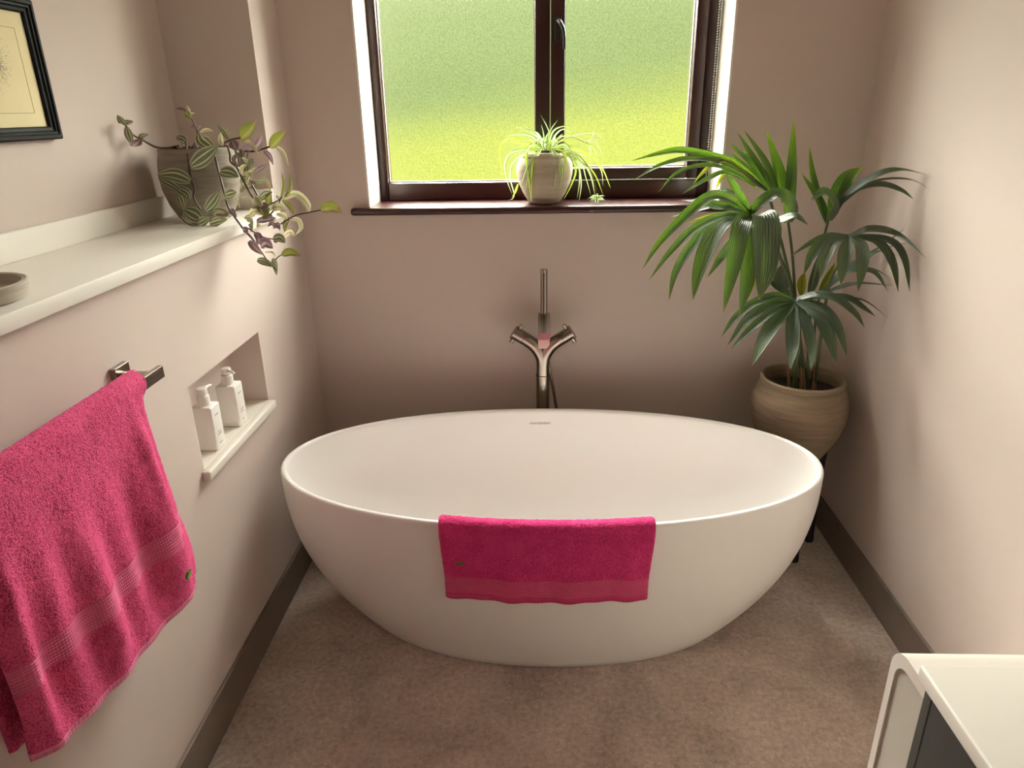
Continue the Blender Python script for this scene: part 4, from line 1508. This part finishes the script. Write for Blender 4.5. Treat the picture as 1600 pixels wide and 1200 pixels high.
for p, w, m in [([(1150, 765), (1205, 775), (1222, 830), (1185, 872)], 28, 'trad_cream'), ([(1140, 755), (1120, 800), (1115, 855)], 28, 'trad_olive'), ([(1060, 735), (1110, 745), (1135, 790)], 28, 'trad_cream'),
                ([(1105, 885), (1150, 855), (1180, 880)], 32, 'trad_cream'), ([(1010, 780), (1060, 815), (1085, 830)], 22, 'trad_purple'), ([(1040, 830), (1070, 800), (1085, 845)], 22, 'trad_purple')]:
    tleaf(p, w, 2.02, 2.01, m, par=s)
s = tstem([(1090, 800), (1180, 747), (1270, 725), (1352, 708)], 2.01, 1.99, 0.0023)
tleaf([(1352, 702), (1420, 690), (1494, 724)], 64, 1.99, 1.98, 'trad_olive', par=s)
s = tstem([(830, 820), (900, 890), (960, 980), (1010, 1050), (1062, 1105)], 2.0, 1.97, 0.0024)
for p, w, m in [([(880, 912), (920, 955), (968, 1002)], 44, 'trad_purple'), ([(935, 1035), (985, 1050), (1045, 1082)], 44, 'trad'), ([(1040, 1025), (1050, 1070), (1062, 1138)], 32, 'trad'),
                ([(955, 945), (990, 925), (1038, 962)], 62, 'trad_purple'), ([(840, 845), (855, 838), (872, 862)], 36, 'trad_purple'), ([(985, 985), (1030, 985), (1056, 1015)], 14, 'trad_cream')]:
    tleaf(p, w, 1.98, 1.97, m, par=s)
s = tstem([(860, 820), (960, 880), (1045, 902)], 2.0, 1.98, 0.002)
tleaf([(1040, 905), (1080, 895), (1118, 925)], 58, 1.98, 1.97, 'trad', par=s)
tleaf([(920, 858), (945, 890), (935, 938)], 42, 1.99, 1.98, 'trad_purple', par=s)
s = tstem([(1055, 1035), (1075, 1015), (1100, 1000)], 1.97, 1.97, 0.0018)
tleaf([(1098, 1002), (1150, 985), (1224, 1010)], 46, 1.97, 1.97, 'trad_olive', par=s)

rnd = random.Random(11)
for k in range(34):                                    # small curled leaves in the tangle at the right of the pot
    u, v = (rnd.uniform(800, 900), rnd.uniform(300, 600)) if k % 2 else (rnd.uniform(860, 1090), rnd.uniform(640, 800))
    a = rnd.uniform(0, 2 * math.pi)
    L = rnd.uniform(45, 85)
    p = [(u, v), (u + L * 0.5 * math.cos(a) + rnd.uniform(-8, 8), v + L * 0.5 * math.sin(a) - 10), (u + L * math.cos(a), v + L * math.sin(a))]
    tleaf(p, rnd.uniform(18, 34), 2.03 + rnd.uniform(-.02, .03), 2.02 + rnd.uniform(-.03, .03), rnd.choice(['trad', 'trad_cream', 'trad_cream', 'trad_purple', 'trad']))

# ------------------------------------------------------------------ spider plant on the sill
SX, SY, SZ = 0.015, 2.700, 1.2705
spi = empty('potted_spider_plant', (SX, SY, SZ), 'variegated spider plant in a pale ribbed pot on the window sill', 'plant')
prof = [(0.050, 0.0), (0.058, 0.004), (0.078, 0.035), (0.094, 0.070), (0.1015, 0.100), (0.1030, 0.120), (0.1005, 0.140), (0.092, 0.156), (0.087, 0.162), (0.0885, 0.167), (0.087, 0.171), (0.082, 0.170), (0.080, 0.155)]
pz = [p[1] for p in prof]; pr_ = [p[0] for p in prof]
lathe('pot', prof, (SX, SY, SZ), M['clay_pale'], spi, 64, True, False, 0.006)
soil('soil', (SX, SY), 0.0815, SZ + 0.160, spi, 0.006)
ZS = (760, 160, 6.6667)


def sleaf(pts, w, y0, y1, m='spider', par=None):
    q = to3d(zpts(pts, *ZS), y0, y1, None, ymax=2.792)
    q = [np.array(p) for p in q]
    for p in q:                                        # keep blades outside the pot
        dz = p[2] - SZ
        if 0 < dz < 0.172:
            rr_ = np.interp(dz, pz, pr_) + 0.006
            dx = p[0] - SX
            if abs(dx) < rr_ and p[1] < SY:
                p[1] = min(p[1], SY - math.sqrt(rr_ ** 2 - dx ** 2))
    ww = 1.35 * px_size(w / ZS[2], q[len(q) // 2])
    return leaf('leaf', q, ww, M[m], par or spi, fold=0.2, shape='blade', n=18, twist=random.uniform(-0.3, 0.3))


SG = 'spider_green'
spider_leaves = [
    ([(600, 480), (560, 390), (470, 290), (370, 228)], 22, 2.70, 2.76), ([(590, 480), (520, 350), (400, 280), (285, 252)], 24, 2.70, 2.74),
    ([(590, 480), (480, 360), (350, 335), (200, 352)], 24, 2.69, 2.70), ([(580, 485), (450, 460), (330, 422), (188, 406)], 26, 2.69, 2.66, SG),
    ([(570, 490), (420, 490), (250, 530), (190, 650), (210, 800), (268, 955)], 26, 2.68, 2.63), ([(580, 475), (420, 400), (230, 375), (152, 440), (135, 580), (172, 755)], 22, 2.69, 2.66, SG),
    ([(520, 500), (425, 505), (418, 600), (440, 780), (465, 1025)], 32, 2.66, 2.60, SG), ([(570, 490), (510, 580), (475, 720), (468, 1015)], 30, 2.66, 2.60, SG),
    ([(560, 500), (490, 560), (420, 680), (362, 860)], 18, 2.67, 2.61), ([(560, 500), (480, 600), (440, 740), (408, 925)], 18, 2.66, 2.60),
    ([(560, 490), (360, 550), (265, 650), (250, 800), (290, 975), (215, 1027)], 18, 2.68, 2.62), ([(330, 850), (300, 940), (265, 990)], 22, 2.64, 2.62, SG),
    ([(630, 480), (655, 340), (635, 260), (565, 130)], 15, 2.70, 2.75), ([(630, 480), (665, 300), (745, 180)], 18, 2.70, 2.74), ([(610, 480), (595, 330), (572, 230)], 14, 2.70, 2.74),
    ([(640, 480), (690, 310), (790, 252), (915, 256)], 22, 2.70, 2.72), ([(645, 480), (720, 340), (800, 280), (872, 318)], 22, 2.70, 2.68), ([(650, 470), (760, 360), (795, 325)], 20, 2.70, 2.70),
    ([(650, 480), (760, 370), (890, 345), (1000, 392)], 18, 2.69, 2.68), ([(670, 480), (850, 355), (1060, 320), (1160, 330), (1205, 385)], 14, 2.69, 2.70),
    ([(690, 480), (850, 455), (1030, 465)], 18, 2.68, 2.68), ([(680, 480), (880, 470), (1060, 560), (1200, 680), (1292, 890)], 30, 2.68, 2.64, SG),
    ([(700, 490), (900, 530), (1020, 640), (1090, 780), (1130, 960)], 34, 2.67, 2.63), ([(690, 490), (890, 560), (960, 680), (988, 850), (965, 1025)], 22, 2.67, 2.62),
    ([(700, 490), (960, 600), (1120, 740), (1215, 962)], 22, 2.67, 2.63, SG), ([(690, 490), (840, 540), (930, 700), (880, 870), (790, 1040)], 22, 2.67, 2.62, SG),
    ([(670, 480), (720, 580), (720, 750), (700, 918)], 24, 2.65, 2.60), ([(690, 480), (755, 590), (790, 730), (765, 915)], 28, 2.65, 2.60), ([(700, 480), (800, 520), (828, 650), (800, 800)], 24, 2.65, 2.60, SG),
    ([(700, 470), (820, 440), (890, 560), (905, 710)], 28, 2.67, 2.61), ([(690, 490), (950, 560), (1040, 800), (1088, 970)], 16, 2.68, 2.64), ([(690, 480), (940, 600), (970, 800), (945, 1000)], 18, 2.68, 2.64),
    ([(680, 480), (1050, 560), (1190, 700), (1215, 865)], 16, 2.69, 2.67), ([(700, 500), (760, 560), (765, 700), (780, 830)], 20, 2.65, 2.60),
    ([(620, 480), (500, 400), (420, 390), (340, 450)], 18, 2.70, 2.66), ([(600, 490), (480, 440), (420, 500), (395, 560)], 20, 2.67, 2.61), ([(640, 480), (740, 420), (820, 400), (870, 445)], 20, 2.70, 2.68, SG),
    ([(640, 470), (620, 380), (660, 290)], 24, 2.70, 2.70), ([(620, 480), (540, 340), (500, 300)], 28, 2.70, 2.68), ([(640, 480), (590, 380), (540, 420), (520, 500)], 24, 2.69, 2.63),
]
for L in spider_leaves:
    sleaf(L[0], L[1], L[2], L[3], L[4] if len(L) > 4 else 'spider')
rnd = random.Random(3)
for k in range(22):
    x0 = 630 + rnd.uniform(-110, 110)
    x1 = x0 + rnd.uniform(-120, 120)
    sleaf([(630 + (x0 - 630) * .6, 500), (x0, 430 + rnd.uniform(-30, 30)), (x1, 380 + rnd.uniform(-60, 120))], rnd.uniform(16, 26), 2.70 + rnd.uniform(-.05, .05), 2.69 + rnd.uniform(-.07, .06), rnd.choice(['spider', 'spider', SG]))
# runner with a small plantlet hanging at the right
run = tube('runner', to3d(zpts([(660, 480), (780, 385), (900, 365), (1010, 410), (1055, 420)], *ZS), 2.69, 2.68, None), [0.0012, 0.001], M['stem_spider'], spi, 6, 20)
for p, w in [([(1030, 418), (1090, 375), (1132, 285)], 10), ([(1040, 420), (1150, 375), (1280, 455)], 12), ([(1040, 420), (1140, 410), (1220, 575)], 12), ([(1040, 420), (1080, 470), (1080, 625)], 10), ([(1040, 420), (1120, 480), (1160, 620)], 9), ([(1040, 420), (1020, 400), (1005, 385)], 10)]:
    sleaf(p, w, 2.68, 2.67, 'spider', par=run)
run = tube('runner', to3d(zpts([(700, 490), (960, 560), (1080, 700), (1130, 850), (1150, 990)], *ZS), 2.68, 2.65, None), [0.0012, 0.001], M['stem_spider'], spi, 6, 20)
for k in range(15):
    a = R(-20 + k * 25)
    r_ = rnd.uniform(50, 100)
    sleaf([(1150, 1000), (1150 + 0.55 * r_ * math.cos(a), 1000 - 0.5 * r_ * math.sin(a) * 0.8 - 10), (1150 + r_ * 1.1 * math.cos(a), 1005 - r_ * 0.65 * math.sin(a))], 17, 2.65, 2.65 + 0.02 * math.sin(a * 3), 'spider', par=run)
